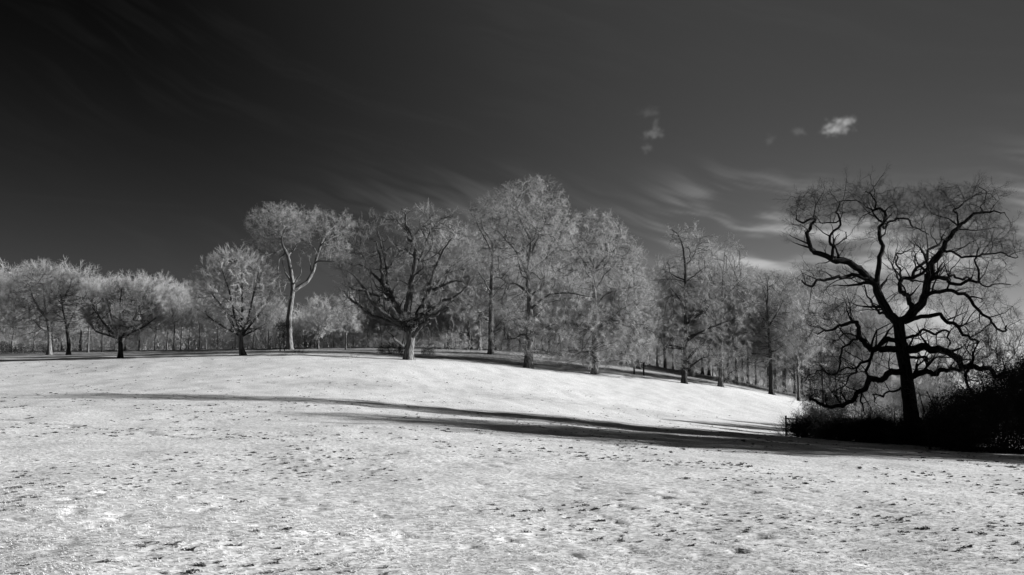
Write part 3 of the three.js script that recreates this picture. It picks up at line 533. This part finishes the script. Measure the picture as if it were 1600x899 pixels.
// the tallest tree
edgeTree({ name: 'tall_beech', side: { side: 0.55, sideFrom: 0, sideLength: 5 }, label: 'tallest bare tree, domed crown and dark trunk with flared roots on the knoll', seed: 260, d: 118, base: [825, 572], trunk: [[825, 572], [826, 545], [828, 500], [827, 460], [825, 430], [828, 400], [830, 375]], r: [6.2, 1.8], mats: { bark: M.bark, limb: M.limbBark, twig: M.paleTwig, branch: M.limbBark },
  limbs: [[[[826, 432], [816, 412], [806, 392], [795, 380]], 2.2, 0.6, -2], [[[826, 430], [840, 416], [856, 402], [872, 386]], 2.2, 0.6, 2], [[[828, 485], [842, 472], [860, 460], [890, 458], [920, 464]], 1.6, 0.4, -3], [[[828, 400], [838, 378], [850, 352], [862, 330]], 1.6, 0.5, 2], [[[829, 375], [818, 352], [808, 332], [800, 318]], 1.5, 0.5, 2], [[[827, 460], [812, 448], [796, 438]], 1.3, 0.4, 3], [[[827, 520], [845, 515], [868, 506]], 1.3, 0.4, -3]],
  crown: [[828, 330, 62, 44], [860, 350, 44, 44], [800, 350, 40, 40], [840, 300, 40, 18], [830, 400, 80, 50], [840, 470, 72, 50], [845, 530, 60, 34]], points: { clumps: 190, each: 13, deep: 0.85, shell: 0.4, tight: 0.22 }, grow: { step: 0.5, flare: 0.5, twigSize: 1.0, twigUp: -0.05, lift: 0.05, wobble: 0.4, sprays: SPRAYS.soft } });
// the round-shouldered tree right of it
edgeTree({ name: 'domed_beech', side: { side: 0.5, sideFrom: 0, sideLength: 4.5, sideUp: 0 }, label: 'pale rounded bare tree with low drooping branches, right of the tallest tree', seed: 270, d: 122, base: [930, 583], trunk: [[930, 583], [929, 540], [930, 480], [927, 430], [929, 405]], r: [5, 1.8], mats: { bark: M.bark, limb: M.limbBark, twig: M.paleTwig, branch: M.limbBark },
  limbs: [[[[930, 480], [945, 462], [965, 452], [985, 450]], 1.3, 0.4, 2], [[[928, 430], [915, 412], [902, 395]], 1.3, 0.4, -2], [[[928, 425], [944, 405], [960, 392]], 1.4, 0.4, 2], [[[930, 520], [905, 512], [880, 515]], 1.3, 0.4, -3], [[[930, 515], [955, 505], [985, 510]], 1.3, 0.4, -2]],
  crown: [[932, 378, 50, 46], [958, 400, 46, 44], [935, 450, 76, 56], [940, 520, 84, 52], [915, 552, 66, 26], [985, 545, 40, 28]], points: { clumps: 190, each: 13, deep: 0.85, shell: 0.55, tight: 0.2 }, grow: { step: 0.5, twigSize: 1.15, twigUp: -0.2, lift: 0.0, most: 9500, wobble: 0.4, sprays: SPRAYS.droop } });
edgeTree({ name: 'shoulder_tree', label: 'pale bare tree at the shoulder of the wood behind the two wooden posts', seed: 275, d: 140, base: [998, 574], trunk: [[998, 574], [996, 520], [992, 460], [990, 420]], r: [3.2, 1], mats: { bark: M.bark, twig: M.paleTwig },
  crown: [[985, 430, 30, 44], [1000, 490, 36, 60], [985, 545, 40, 24]], points: { clumps: 80, each: 14, deep: 0.9, shell: 0.6 }, grow: { step: 0.5, twigSize: 1.1, most: 5000, twigUp: -0.1 } });
// the trees on the slope to the right
edgeTree({ name: 'slope_tree', side: { side: 0.6, sideFrom: 0, sideLength: 4, sideUp: 0.05 }, label: 'dark-trunked bare tree with tiered side branches on the slope, right of the wooden posts', seed: 280, d: 125, base: [1069, 599], trunk: [[1069, 599], [1070, 560], [1072, 510], [1071, 460], [1071, 420], [1068, 390]], r: [4.2, 1.2], mats: { bark: M.darkBark, twig: M.twig, branch: M.darkBark },
  limbs: [[[[1071, 478], [1058, 462], [1046, 448]], 1.4, 0.4, -1.5], [[[1071, 535], [1090, 522], [1115, 510], [1150, 498]], 1.6, 0.4, -2], [[[1072, 500], [1090, 490], [1106, 484]], 1, 0.3, 2], [[[1072, 440], [1088, 428], [1104, 415]], 1.1, 0.3, 2], [[[1071, 440], [1050, 436], [1022, 438]], 1, 0.3, -2], [[[1066, 380], [1058, 365], [1048, 358]], 0.8, 0.3, 1], [[[1070, 545], [1050, 540], [1030, 545]], 1, 0.3, 3]],
  crown: [[1066, 378, 28, 28], [1084, 388, 34, 34], [1075, 440, 52, 44], [1075, 500, 58, 50], [1080, 550, 54, 28]], points: { clumps: 130, each: 13, deep: 0.9, shell: 0.6, tight: 0.2 }, grow: { step: 0.48, twigSize: 1.0, twigUp: 0, lift: 0.02, most: 7000, wobble: 0.42 } });
edgeTree({ name: 'slope_tree', side: { side: 0.5, sideFrom: 0, sideLength: 4, sideUp: 0.1 }, label: 'bare tree with a split pale trunk base on the slope, second from the oak side', seed: 285, d: 129, base: [1126, 605], trunk: [[1126, 605], [1127, 560], [1128, 500], [1130, 440]], r: [3.6, 1.2], mats: mid,
  limbs: [[[[1129, 470], [1142, 455], [1156, 440]], 1.1, 0.3, -2], [[[1129, 480], [1116, 460], [1104, 445]], 1, 0.3, 2]],
  crown: [[1130, 412, 42, 38], [1145, 470, 44, 50], [1125, 530, 50, 40], [1140, 570, 40, 24]], points: { clumps: 105, each: 13, deep: 0.9, shell: 0.6, tight: 0.2 }, grow: { step: 0.5, twigSize: 1.05, most: 6000 } });
edgeTree({ name: 'slope_tree', side: { side: 0.6, sideFrom: 1, sideLength: 3, sideUp: 0.4 }, label: 'smaller round-crowned bare tree with slim dark trunk at the foot of the slope', seed: 290, d: 133, base: [1205, 613], trunk: [[1205, 614], [1205, 580], [1203, 540], [1200, 500], [1198, 470]], r: [3.4, 1.2], mats: { bark: M.darkBark, twig: M.dimTwig },
  limbs: [[[[1201, 510], [1188, 490], [1178, 470]], 1.1, 0.3, 2], [[[1201, 510], [1214, 490], [1224, 470]], 1.1, 0.3, -2], [[[1199, 480], [1200, 460], [1198, 445]], 1, 0.3, 1]],
  crown: [[1198, 470, 42, 44], [1205, 520, 34, 34], [1180, 540, 34, 34]], points: { clumps: 75, each: 15, deep: 0.9, shell: 0.5 }, grow: { step: 0.45, twigSize: 0.95, twigUp: 0.25, most: 5500, sprays: SPRAYS.upright } });
// far left group
edgeTree({ name: 'round_tree', side: { side: 0.6, sideLength: 3 }, label: 'broad round-crowned bare tree with pale double trunk at the far left', seed: 300, d: 128, base: [77, 555], trunk: [[77, 555], [77, 535], [76, 515], [72, 495]], r: [3.2, 2], mats: { bark: M.paleBark, twig: M.twig, branch: M.bark },
  limbs: [[[[76, 516], [84, 500], [90, 480], [92, 455]], 1.6, 0.4, 2], [[[73, 498], [60, 482], [50, 462], [45, 445]], 1.6, 0.4, -2], [[[73, 495], [70, 470], [66, 445]], 1.5, 0.4, 2], [[[77, 520], [62, 512], [52, 500]], 1.2, 0.4, -3]],
  crown: [[66, 455, 58, 42], [45, 440, 36, 26], [95, 470, 34, 34], [60, 505, 48, 32]], points: { clumps: 110, each: 15, deep: 0.9, shell: 0.5 }, grow: { step: 0.48, twigSize: 1.05, most: 7000 } });
edgeTree({ name: 'round_tree', label: 'bare tree with a single dark trunk just right of the pale double-trunked one', seed: 305, d: 126, base: [107, 556], trunk: [[107, 556], [107, 535], [104, 515], [102, 498]], r: [2.8, 1.8], mats: { bark: M.darkBark, twig: M.twig },
  limbs: [[[[104, 514], [112, 496], [120, 478]], 1.2, 0.4, 2], [[[103, 505], [98, 485], [96, 465]], 1.2, 0.4, -2]],
  crown: [[112, 475, 36, 42]], points: { clumps: 50, each: 15, deep: 0.9, shell: 0.5 }, grow: { step: 0.45, twigSize: 1.0, most: 4000 } });
// dark evergreen beside the forked tree: narrow, low
// ------------------------------------------------------------------ evergreens, hedges and scrub
function leafClump(seed, n, size, leaf) {
  const r = rng(seed), p = [], ix = [];
  for (let k = 0; k < n; k++) {
    const c = new THREE.Vector3(r() - 0.5, r() - 0.5, r() - 0.5).multiplyScalar(size), a = new THREE.Vector3(r() - 0.5, r() - 0.5, r() - 0.5).normalize(), b = new THREE.Vector3(r() - 0.5, r() - 0.5, r() - 0.5).cross(a).normalize(), L = leaf * (0.6 + 0.8 * r()), i = p.length / 3;
    for (const [u, v] of [[-1, 0], [0, 0.45], [1, 0], [0, -0.45]]) p.push(c.x + (a.x * u + b.x * v) * L, c.y + (a.y * u + b.y * v) * L, c.z + (a.z * u + b.z * v) * L);
    ix.push(i, i + 1, i + 2, i, i + 2, i + 3);
  }
  const g = new THREE.BufferGeometry(); g.setAttribute('position', new THREE.BufferAttribute(new Float32Array(p), 3)); g.setIndex(ix); g.computeVertexNormals(); return g;
}
const CLUMPS = [1, 2, 3].map((s) => leafClump(s + 50, 60, 0.9, 0.055)), BIGCLUMPS = [leafClump(61, 40, 1.6, 0.16)];
function scatterIn(seed, blobs, n, size, shell = 0.3) {      // blobs: [x, y, z, rx, ry, rz]
  const r = rng(seed), out = [], vol = blobs.map((b) => b[3] * b[4] * b[5]), total = vol.reduce((a, b) => a + b);
  blobs.forEach((b, k) => {
    for (let i = 0, m = Math.round(n * vol[k] / total); i < m; i++) {
      let u, v, w, l; do { u = r() * 2 - 1; v = r() * 2 - 1; w = r() * 2 - 1; l = Math.hypot(u, v, w); } while (l > 1 || l < 0.01);
      const f = Math.pow(l, shell) / l * (0.9 + 0.2 * N3(u * 2 + k, v * 2, w * 2)); vp.set(b[0] + u * f * b[3], b[1] + v * f * b[4], b[2] + w * f * b[5]);
      quat.set(r() - 0.5, r() - 0.5, r() - 0.5, r() - 0.5).normalize(); const s = size * (0.6 + 0.8 * r()); vs.set(s, s, s); out.push(...mtx.compose(vp, quat, vs).elements);
    }
  });
  return out;
}
function stems(seed, n, hgt, spreadX, spreadZ, rad) {
  const r = rng(seed), b = bin();
  for (let k = 0; k < n; k++) {
    const x = (r() * 2 - 1) * spreadX, z = (r() * 2 - 1) * spreadZ, pts = [], rs = []; let ax = x, az2 = z, dx = (r() - 0.5) * 0.5, dz = (r() - 0.5) * 0.5; const h = hgt * (0.5 + 0.6 * r());
    for (let i = 0; i <= 5; i++) { pts.push(new THREE.Vector3(ax, -0.2 + h * i / 5, az2)); rs.push(rad * (1 - 0.7 * i / 5)); ax += dx * h / 5; az2 += dz * h / 5; dx += (r() - 0.5) * 0.35; dz += (r() - 0.5) * 0.35; }
    tube(pts, rs, 5, b);
  }
  return geo(b);
}
// an evergreen bush: stems and leaf clumps; blobs given in local metres
function bush(name, label, category, pos, blobs, n, size, seed, mats = {}, geos = CLUMPS, stemN = 7) {
  const o = thing(name, label, category, pos), rx = Math.max(...blobs.map((b) => Math.abs(b[0]) + b[3] * 0.5)), rz = Math.max(...blobs.map((b) => b[5] * 0.4)), h = Math.max(...blobs.map((b) => b[1] + b[4] * 0.5));
  const st = part('stem', stems(seed, stemN, h, rx * 0.6, rz * 0.6, 0.03 + h * 0.008), mats.bark || M.darkBark, o); st.userData.kind = 'stuff';
  geos.forEach((g, k) => instanced('foliage', g, mats.leaf || M.leaf, scatterIn(seed + k, blobs, n / geos.length, size), o));
  return o;
}
// a bare bush of twigs
function twigBush(name, label, category, pos, { w, h, dz = w, n = 120, seed = 1, size = 1, mat = M.bramble, sprays = SPRAYS.fine, up = 0.6, group }) {
  const o = thing(name, label, category, pos, group), r = rng(seed);
  const st = part('stem', stems(seed, 8, h * 0.8, w * 0.45, dz * 0.45, 0.02), mat, o); st.userData.kind = 'stuff';
  const lists = sprays.map(() => []);
  for (let k = 0; k < n; k++) {
    const u = (r() + r() - 1), v = (r() + r() - 1), top = Math.sqrt(Math.max(0, 1 - u * u * 0.9 - v * v * 0.9)), y = h * top * r() * 0.85;
    vp.set(u * w * 0.5 * 1.2, y, v * dz * 0.5 * 1.2); vd.set(u + (r() - 0.5), up + r() * 0.7, v + (r() - 0.5)).normalize(); quat.setFromUnitVectors(UPV, vd); quat2.setFromAxisAngle(UPV, r() * 6.283); quat.multiply(quat2);
    const s = size * (0.6 + 0.7 * r()); vs.set(s, s, s); lists[(r() * lists.length) | 0].push(...mtx.compose(vp, quat, vs).elements);
  }
  lists.forEach((l, k) => instanced('twigs', sprays[k], mat, l, o));
  return o;
}
const spot = (px, py, d) => { const p = P(px, py, d); return onGround(p.x, p.z); };
// the black hedge at the right edge
bush('hedge_bush', 'tall black evergreen hedge bush filling the right edge of the picture', 'hedge', spot(1560, 700, 52), [[-1.2, 1.4, 0, 2.4, 1.9, 2.2], [1.5, 2.0, -0.5, 2.4, 2.6, 2.4], [3.5, 2.6, -1, 2.4, 2.8, 2.6], [6, 2.6, -1.5, 2.6, 2.8, 2.6]], 4200, 0.75, 700);
bush('hedge_bush', 'low black evergreen bush at the foot of the oak trunk, right side', 'hedge', spot(1490, 697, 57), [[0, 0.7, 0, 1.9, 1.2, 1.6], [1.2, 1.3, -0.5, 1.4, 1.3, 1.5]], 800, 0.6, 710);
twigBush('bare_thicket', 'grey thicket of bare twigs rising above the black hedge at the right edge', 'thicket', spot(1570, 690, 60), { w: 9, h: 7.6, dz: 5, n: 420, seed: 720, size: 1.2, mat: M.darkTwig });
// bramble bank under the oak
twigBush('bramble_bush', 'dark bramble bush beside the wooden fence end', 'bramble', spot(1262, 684, 73), { w: 3.4, h: 1.9, dz: 3, n: 190, seed: 730, size: 0.7 });
bush('holly_bush', 'dark rounded bush standing behind the fence under the long low oak branch', 'bush', spot(1296, 678, 78), [[0, 1.6, 0, 1.4, 1.7, 1.4], [-0.9, 2.6, 0, 1.1, 1.2, 1.1], [0.8, 2.7, 0, 1.1, 1.1, 1.1]], 620, 0.55, 740);
for (const [k, [x, y, d, w, h, lab]] of [[1290, 686, 71, 4.4, 1.7, 'dark bramble bank left of the oak, nearest the fence'], [1345, 690, 68, 4.6, 1.6, 'dark bramble bank midway between the fence and the oak'], [1393, 693, 66, 4.2, 1.6, 'dark bramble bank touching the left side of the oak trunk'], [1455, 697, 61, 3.8, 1.8, 'dark bramble bank touching the right side of the oak trunk']].entries())
{
  const o = twigBush('bramble_bank', lab, 'bramble', spot(x, y, d), { w, h: h * 1.5, dz: 3, n: 340, seed: 750 + k, size: 0.7, up: 0.3 });
  CLUMPS.forEach((g, q) => instanced('foliage', g, M.leaf, scatterIn(750 + k * 3 + q, [[0, h * 0.35, 0, w * 0.62, h * 0.62, 1.3], [w * 0.22 * (k % 2 ? 1 : -1), h * 0.55, 0.2, w * 0.3, h * 0.45, 1]], 330, 0.62), o));
}
// wooden fence end
function rail(len, hgt, thick, seed) { const g = new THREE.BoxGeometry(len, hgt, thick, 8, 1, 1), p = g.attributes.position; for (let i = 0; i < p.count; i++) { p.setY(i, p.getY(i) + 0.012 * N2(p.getX(i) * 1.3 + seed, 3)); p.setZ(i, p.getZ(i) + 0.012 * N2(p.getX(i) * 1.1 + seed, 8)); } g.computeVertexNormals(); return g; }
function post(h, w, seed) { const g = new THREE.CylinderGeometry(w * 0.48, w * 0.55, h, 8, 5), p = g.attributes.position; for (let i = 0; i < p.count; i++) { p.setX(i, p.getX(i) * (1 + 0.1 * N2(p.getY(i) + seed, 1)) + 0.01 * N2(p.getY(i) * 2, seed)); } g.computeVertexNormals(); g.translate(0, h / 2 - 0.3, 0); return g; }
{
  const a = spot(1229, 683, 75), o = thing('wooden_fence', 'short dark post-and-rail fence end sticking out of the brambles', 'fence', a);
  for (let k = 0; k < 2; k++) { const q = spot(1229 + k * 17, 683 + k * 2, 75 - k * 0.6), m = part('post', post(1.85, 0.15, k), M.wood, o); m.position.set(q.x - a.x, q.y - a.y, q.z - a.z); }
  for (const y of [1.35, 0.92, 0.5]) { const b = spot(1229 + 17, 685, 74.4), m = part('rail', rail(a.distanceTo(b) + 0.2, 0.11, 0.05, y), M.wood, o); m.position.set((b.x - a.x) / 2, y + (b.y - a.y) / 2 - 0.02, (b.z - a.z) / 2 + 0.09); m.rotation.y = Math.atan2(-(b.z - a.z), b.x - a.x); m.rotation.z = Math.atan2(b.y - a.y, b.x - a.x); }
}
{
  const a = spot(991, 585, 128), b = spot(1006, 587, 128), o = thing('wooden_hurdle', 'two dark wooden posts joined by a rail at the foot of the domed tree', 'post frame', a);
  part('post', post(2.0, 0.2, 3), M.wood, o); const m = part('post', post(2.1, 0.2, 5), M.wood, o); m.position.set(b.x - a.x, b.y - a.y, 0);
  const r1 = part('rail', rail(b.x - a.x + 0.4, 0.14, 0.07, 2), M.wood, o); r1.position.set((b.x - a.x) / 2, 1.5, 0.13);
}
// the small dark evergreen by the forked tree, and dark shrubs before the wood
bush('yew_tree', 'small black evergreen close in front of the forked tree', 'tree', spot(441, 551, 120), [[0, 2.4, 0, 0.7, 1.0, 0.7], [0.1, 3.2, 0, 1.0, 0.6, 1.0], [-0.2, 1.5, 0, 0.4, 0.9, 0.4]], 150, 0.6, 760, {}, CLUMPS, 3);
bush('dark_shrub', 'black domed shrub left behind the pollard trunk', 'shrub', spot(612, 549, 122), [[0, 0.3, 0, 1.7, 1.0, 1.2]], 260, 0.6, 770);
bush('dark_shrub', 'small black shrub right behind the pollard trunk', 'shrub', spot(669, 552, 126), [[0, 0.3, 0, 0.9, 0.8, 0.9]], 110, 0.5, 775);
bush('dark_shrub', 'low black shrubbery under the trees at the far left edge', 'shrub', spot(25, 553, 136), [[-3, 0.5, 0, 3.5, 1.1, 1.5], [2.5, 0.4, 0, 3, 1.0, 1.5]], 520, 0.6, 780);
for (const [k, [x, y, d, w, h, lab]] of [[705, 551, 140, 6, 3, 'dark tangled scrub left of the tall straight tree'], [800, 556, 138, 5, 3.2, 'dark tangled scrub between the straight and the tallest tree'], [875, 572, 134, 7, 4, 'dark tangled scrub right of the tallest tree'], [1040, 584, 146, 8, 3, 'dark scrub on the slope behind the dark-trunked tree'], [1160, 600, 140, 7, 2.4, 'low scrub at the wood edge right of the split trunk'], [560, 548, 150, 8, 3, 'grey scrub at the wood edge left of the pollard'], [300, 551, 150, 8, 2.4, 'grey scrub behind the vase-shaped tree'], [150, 552, 150, 9, 2.6, 'grey scrub behind the low fan tree'],
  [30, 551, 150, 9, 3.4, 'grey scrub at the wood edge at the far left'], [235, 551, 148, 7, 3.6, 'grey scrub at the wood edge right of the low fan tree'], [355, 549, 150, 8, 3.8, 'pale scrub at the wood edge right behind the vase-shaped tree'], [420, 548, 150, 8, 4, 'pale scrub at the wood edge left of the forked tree'], [485, 547, 150, 8, 4.6, 'pale scrub at the wood edge just right of the forked tree'],
  [525, 547, 152, 8, 4.2, 'pale scrub at the wood edge midway between the forked tree and the pollard'], [595, 549, 150, 7, 3.8, 'grey scrub at the wood edge close behind the pollard'], [650, 551, 152, 9, 4.4, 'pale scrub at the wood edge behind the right of the pollard'], [740, 552, 150, 8, 4.2, 'pale scrub at the wood edge just left of the tall straight tree'], [960, 577, 146, 9, 3.6, 'pale scrub at the wood edge behind the domed tree'], [1100, 590, 150, 8, 3.2, 'pale scrub at the wood edge between the two slope trees'], [1230, 617, 142, 7, 2.8, 'pale scrub at the wood edge right of the slim dark trunk']].entries())
  twigBush('scrub', lab, 'scrub', spot(x, y, d), { w, h, dz: 4, n: 90, seed: 800 + k, size: 0.9, up: 0.1, sprays: SPRAYS.soft, mat: k < 6 ? M.twig : k % 3 ? M.paleTwig : M.twig });
// low dead growth on the field edge
twigBush('dead_bracken', 'low dark patch of dead growth on the field edge below the forked tree', 'bracken', spot(464, 563, 106), { w: 2.0, h: 0.45, dz: 1.2, n: 60, seed: 840, size: 0.35, mat: M.darkTwig });
twigBush('dead_bracken', 'tiny dark patch of dead growth on the field edge left of the pollard', 'bracken', spot(549, 566, 104), { w: 1.3, h: 0.3, dz: 1, n: 40, seed: 841, size: 0.3, mat: M.darkTwig });

// ------------------------------------------------------------------ the wood behind
function protoTree(seed, hgt, wid, fork, sprays, up) {      // local metres
  const r = rng(seed), trunk = []; const bend = (r() - 0.5) * 0.8;
  for (let i = 0; i <= 5; i++) { const t = i / 5; trunk.push([bend * t * t + 0.15 * (r() - 0.5) * t, -0.2 + hgt * fork * t, 0.2 * (r() - 0.5) * t, hgt * 0.016 * (1 - 0.55 * t)]); }
  const attract = [], top = hgt * (fork * 0.75 + 0.02);
  for (let c = 0; c < 110; c++) {
    let u, v, w, l; do { u = r() * 2 - 1; v = r() * 2 - 1; w = r() * 2 - 1; l = Math.hypot(u, v, w); } while (l > 1);
    for (let k = 0; k < 11; k++) attract.push([(u + (r() - 0.5) * 0.4) * wid / 2, top * 0.75 + (hgt - top * 0.75) * (0.5 + 0.5 * (v + (r() - 0.5) * 0.35)), (w + (r() - 0.5) * 0.4) * wid / 2]);
  }
  return growTree({ seed, step: 0.5, kill: 1.2, trunk, attract, sprays, twigAlong: 0.45, twigEnd: 1.5, twigSize: 1.3, twigUp: up, flare: 0.25, twigBelow: 0.07, sides: 6, limbMost: 0, wobble: 0.4, most: 5000, tip: 0.012 });
}
const protos = [protoTree(1001, 15, 9, 0.36, SPRAYS.far, 0.1), protoTree(1002, 17, 8, 0.45, SPRAYS.far, 0.3), protoTree(1003, 13, 10, 0.3, SPRAYS.far, 0.0), protoTree(1004, 18, 7, 0.5, SPRAYS.far, 0.4), protoTree(1005, 11, 8, 0.25, SPRAYS.far, 0.35)];
const kinds = {};
function woodTree(k, pos, scale, turn, name, label, group, mats) {
  const key = k + '/' + mats.twig.uuid, hgt = [15, 17, 13, 18, 11][k];
  let o;
  if (!kinds[key]) {
    o = kinds[key] = thing(name, label, 'tree', pos, group); const t = protos[k];
    part('trunk', t.trunk, mats.bark, o); const c = part('crown', t.fine, mats.branch || mats.bark, o); c.userData.kind = 'stuff';
    t.lists.forEach((l, q) => instanced('twigs', SPRAYS.far[q], mats.twig, l, c));
  } else { o = kinds[key].clone(); o.name = numbered(name); o.position.copy(pos); o.userData = { label, category: 'tree', group }; scene.add(o); }
  o.scale.setScalar(scale / hgt); o.rotation.y = turn;
  return o;
}
{
  const r = rng(2024);
  // [from x, to x, base y near, distance, top y, how many, group, label, tone]
  const rows = [
    [-20, 140, 165, 425, 6, 'bare trees behind the far left group', 'woodland tree behind the round-crowned trees at far left', wood],
    [120, 262, 150, 438, 5, 'bare trees behind the low fan tree', 'pale twiggy woodland tree standing close behind the low fan tree', woodPale],
    [250, 330, 155, 448, 6, 'slim trees left of the vase-shaped tree', 'slim bare woodland tree in the row left of the vase-shaped tree', wood],
    [330, 450, 160, 470, 5, 'bare trees behind the vase-shaped tree', 'bare woodland tree standing behind the vase-shaped tree', wood],
    [455, 560, 165, 486, 7, 'bare trees between the forked tree and the pollard', 'grey woodland tree between the forked tree and the pollard', woodPale],
    [560, 740, 165, 470, 9, 'bare trees behind the pollard', 'grey woodland tree standing behind the broad pollard', wood],
    [690, 760, 150, 370, 4, 'tall bare trees right of the pollard', 'tall twiggy woodland tree between the pollard and the straight tree', wood],
    [770, 900, 165, 420, 8, 'bare trees behind the tallest tree', 'grey woodland tree standing behind the tallest tree', wood],
    [900, 1040, 165, 440, 8, 'bare trees behind the domed tree', 'grey woodland tree standing behind the domed drooping tree', woodPale],
    [1030, 1160, 165, 420, 9, 'bare trees behind the slope trees', 'grey woodland tree standing behind the dark-trunked slope tree', wood],
    [1150, 1245, 160, 455, 7, 'thin trees at the foot of the slope', 'thin bare tree at the foot of the slope', wood],
    [1240, 1400, 150, 470, 8, 'bare trees behind the oak', 'woodland tree standing behind the left side of the oak', wood],
    [1222, 1250, 140, 448, 2, 'pale trees at the gap', 'pale slender tree between the slope trees and the oak', woodPale],
  ];
  const nth = ['leftmost', 'second from the left', 'third from the left', 'fourth from the left', 'fifth from the left', 'sixth from the left', 'seventh from the left', 'eighth from the left', 'ninth from the left'];
  for (const [x0, x1, d0, topY, n, group, label, mats] of rows) for (let k = 0; k < n; k++) {
    const d = d0 * (0.94 + 0.22 * r()), px = x0 + (x1 - x0) * (k + 0.2 + 0.6 * r()) / n, q = P(px, 560, d), pos = onGround(q.x, q.z), top = P(px, topY + 26 * (r() - 0.35), d).y;
    const h = clamp(top - pos.y, 5, 26);
    woodTree((r() * 5) | 0, pos, h, r() * 6.283, 'woodland_tree', label + ', ' + nth[k], group, mats);
  }
}
{ const a = P(497, 548, 141), b = P(540, 548, 139);
  woodTree(0, onGround(a.x, a.z), 7.2, 1, 'woodland_tree', 'low pale tree just right of the forked tree at the wood edge', 'pale low trees at the wood edge', woodPale);
  woodTree(1, onGround(b.x, b.z), 7.8, 2, 'woodland_tree', 'low pale tree at the wood edge below the left limbs of the pollard', 'pale low trees at the wood edge', woodPale); }
// the depth of the wood, one mass
{
  const r = rng(3030), lists = [[], []], tr = [];
  for (let k = 0; k < 5200; k++) {
    const px = -120 + 1500 * r(), d = 190 + 60 * r(), q = P(px, 560, d), g = land(q.x, q.z), topY = px < 300 ? 470 : px < 560 ? 500 : px < 1180 ? 470 : 500, top = P(px, topY, d).y - g, y = Math.pow(r(), 1.15) * top * (0.75 + 0.3 * N2(px * 0.02, 5));
    vp.set(q.x, g + y, q.z); vd.set(r() - 0.5, 0.5 + r() * 0.6, r() - 0.5).normalize(); quat.setFromUnitVectors(UPV, vd); quat2.setFromAxisAngle(UPV, r() * 6.283); quat.multiply(quat2); const s = 2.2 + 1.6 * r(); vs.set(s * 1.3, s, s * 1.3);
    lists[k & 1].push(...mtx.compose(vp, quat, vs).elements);
    if (k % 60 === 0) { quat.identity(); vs.set(1, 1, 1); vp.set(q.x, g, q.z); tr.push(...mtx.compose(vp, quat, vs).elements); }
  }
  const pole = bin(); tube([0, 1, 2, 3].map((i) => new THREE.Vector3(0.1 * i * i * 0.3, i * 2.6 - 0.3, 0)), [0.2, 0.17, 0.14, 0.06], 5, pole);
  const o = new THREE.Group(); o.name = 'distant_wood'; tag(o, 'grey mass of bare wood closing off the view behind the trees', 'wood', null, 'stuff'); scene.add(o);
  instanced('trunks', geo(pole), M.bark, tr, o); lists.forEach((l, k) => instanced('twigs', SPRAYS.far[k], M.twig, l, o));
  // far hedgerows and a wood beyond the dip at the right
  const b = [[], []];
  for (let k = 0; k < 5200; k++) {
    const px = 1380 + 330 * r(), d = 215 + 50 * r(), q = P(px, 600, d), g = height(q.x, q.z), top = P(px, 624 + 8 * N2(px * 0.03, 2), d).y - g; vp.set(q.x, g + Math.max(1, top) * r(), q.z);
    quat.set(0.2 * (r() - 0.5), r(), 0.2 * (r() - 0.5), r()).normalize(); const s = 1.6 + r(); vs.set(s * 1.4, s, s * 1.4); b[k & 1].push(...mtx.compose(vp, quat, vs).elements);
  }
  const h = new THREE.Group(); h.name = 'distant_hedgerow'; tag(h, 'grey far hedgerow low on the horizon right of the oak trunk', 'hedgerow', null, 'stuff'); scene.add(h);
  b.forEach((l, k) => instanced('twigs', SPRAYS.far[k], M.twig, l, h));
}
// thin saplings under the oak
{
  const r = rng(4040);
  for (let k = 0; k < 9; k++) { const px = 1340 + 130 * (k + r()) / 9, d = 84 + 14 * r(), q = P(px, 640, d); woodTree(3, onGround(q.x, q.z), 4.5 + 2.5 * r(), r() * 6.283, 'sapling', ['leftmost', 'second', 'third', 'fourth', 'fifth', 'sixth', 'seventh', 'eighth', 'ninth'][k] + ' from the left of the thin saplings behind the oak trunk', 'saplings behind the oak trunk', woodDim); }
}
// tall evergreens beyond the right edge, whose shadow lies across the field and over the oak
[[47, -64.5, 16], [53, -58, 18]].forEach(([x, z, h], k) => {
  const o = thing('cedar_tree', ['tall dark evergreen beyond the right edge, nearest the oak', 'tall dark evergreen beyond the right edge, nearest the camera', ''][k], 'tree', onGround(x, z)), b = bin();
  tube([0, 1, 2, 3, 4].map((i) => new THREE.Vector3(0.1 * i, i * h / 4.6 - 0.3, 0)), [0.6, 0.5, 0.4, 0.25, 0.1], 9, b, 0.4, k); part('trunk', geo(b), M.darkBark, o);
  instanced('crown', BIGCLUMPS[0], M.leaf, scatterIn(900 + k, [[0, h * 0.32, 0, 6.5, h * 0.24, 7], [0, h * 0.58, 0, 4.8, h * 0.22, 5.2], [0, h * 0.84, 0, 1.6, h * 0.17, 1.7]], 1300, 1.0, 0.5), o);
});
woodTree(1, onGround(37, -50), 15, 2, 'bare_tree', 'bare tree just outside the right edge beside the black hedge', 'trees beyond the right edge', dim);
woodTree(2, onGround(44, -47), 15, 1, 'bare_tree', 'bare tree outside the right edge in front of the black hedge', 'trees beyond the right edge', dim);
woodTree(1, onGround(50, -61.5), 19, 4, 'bare_tree', 'tall bare tree outside the right edge between the two evergreens', 'trees beyond the right edge', dim);
woodTree(3, onGround(54, -66), 19, 5, 'bare_tree', 'tallest bare tree outside the right edge, behind the evergreens', 'trees beyond the right edge', dim);
woodTree(0, onGround(52, -50), 18, 3, 'bare_tree', 'bare tree outside the right edge, behind the hedge', 'trees beyond the right edge', mid);
console.log('twig sprays', nTwigs);
renderer.render(scene, camera);
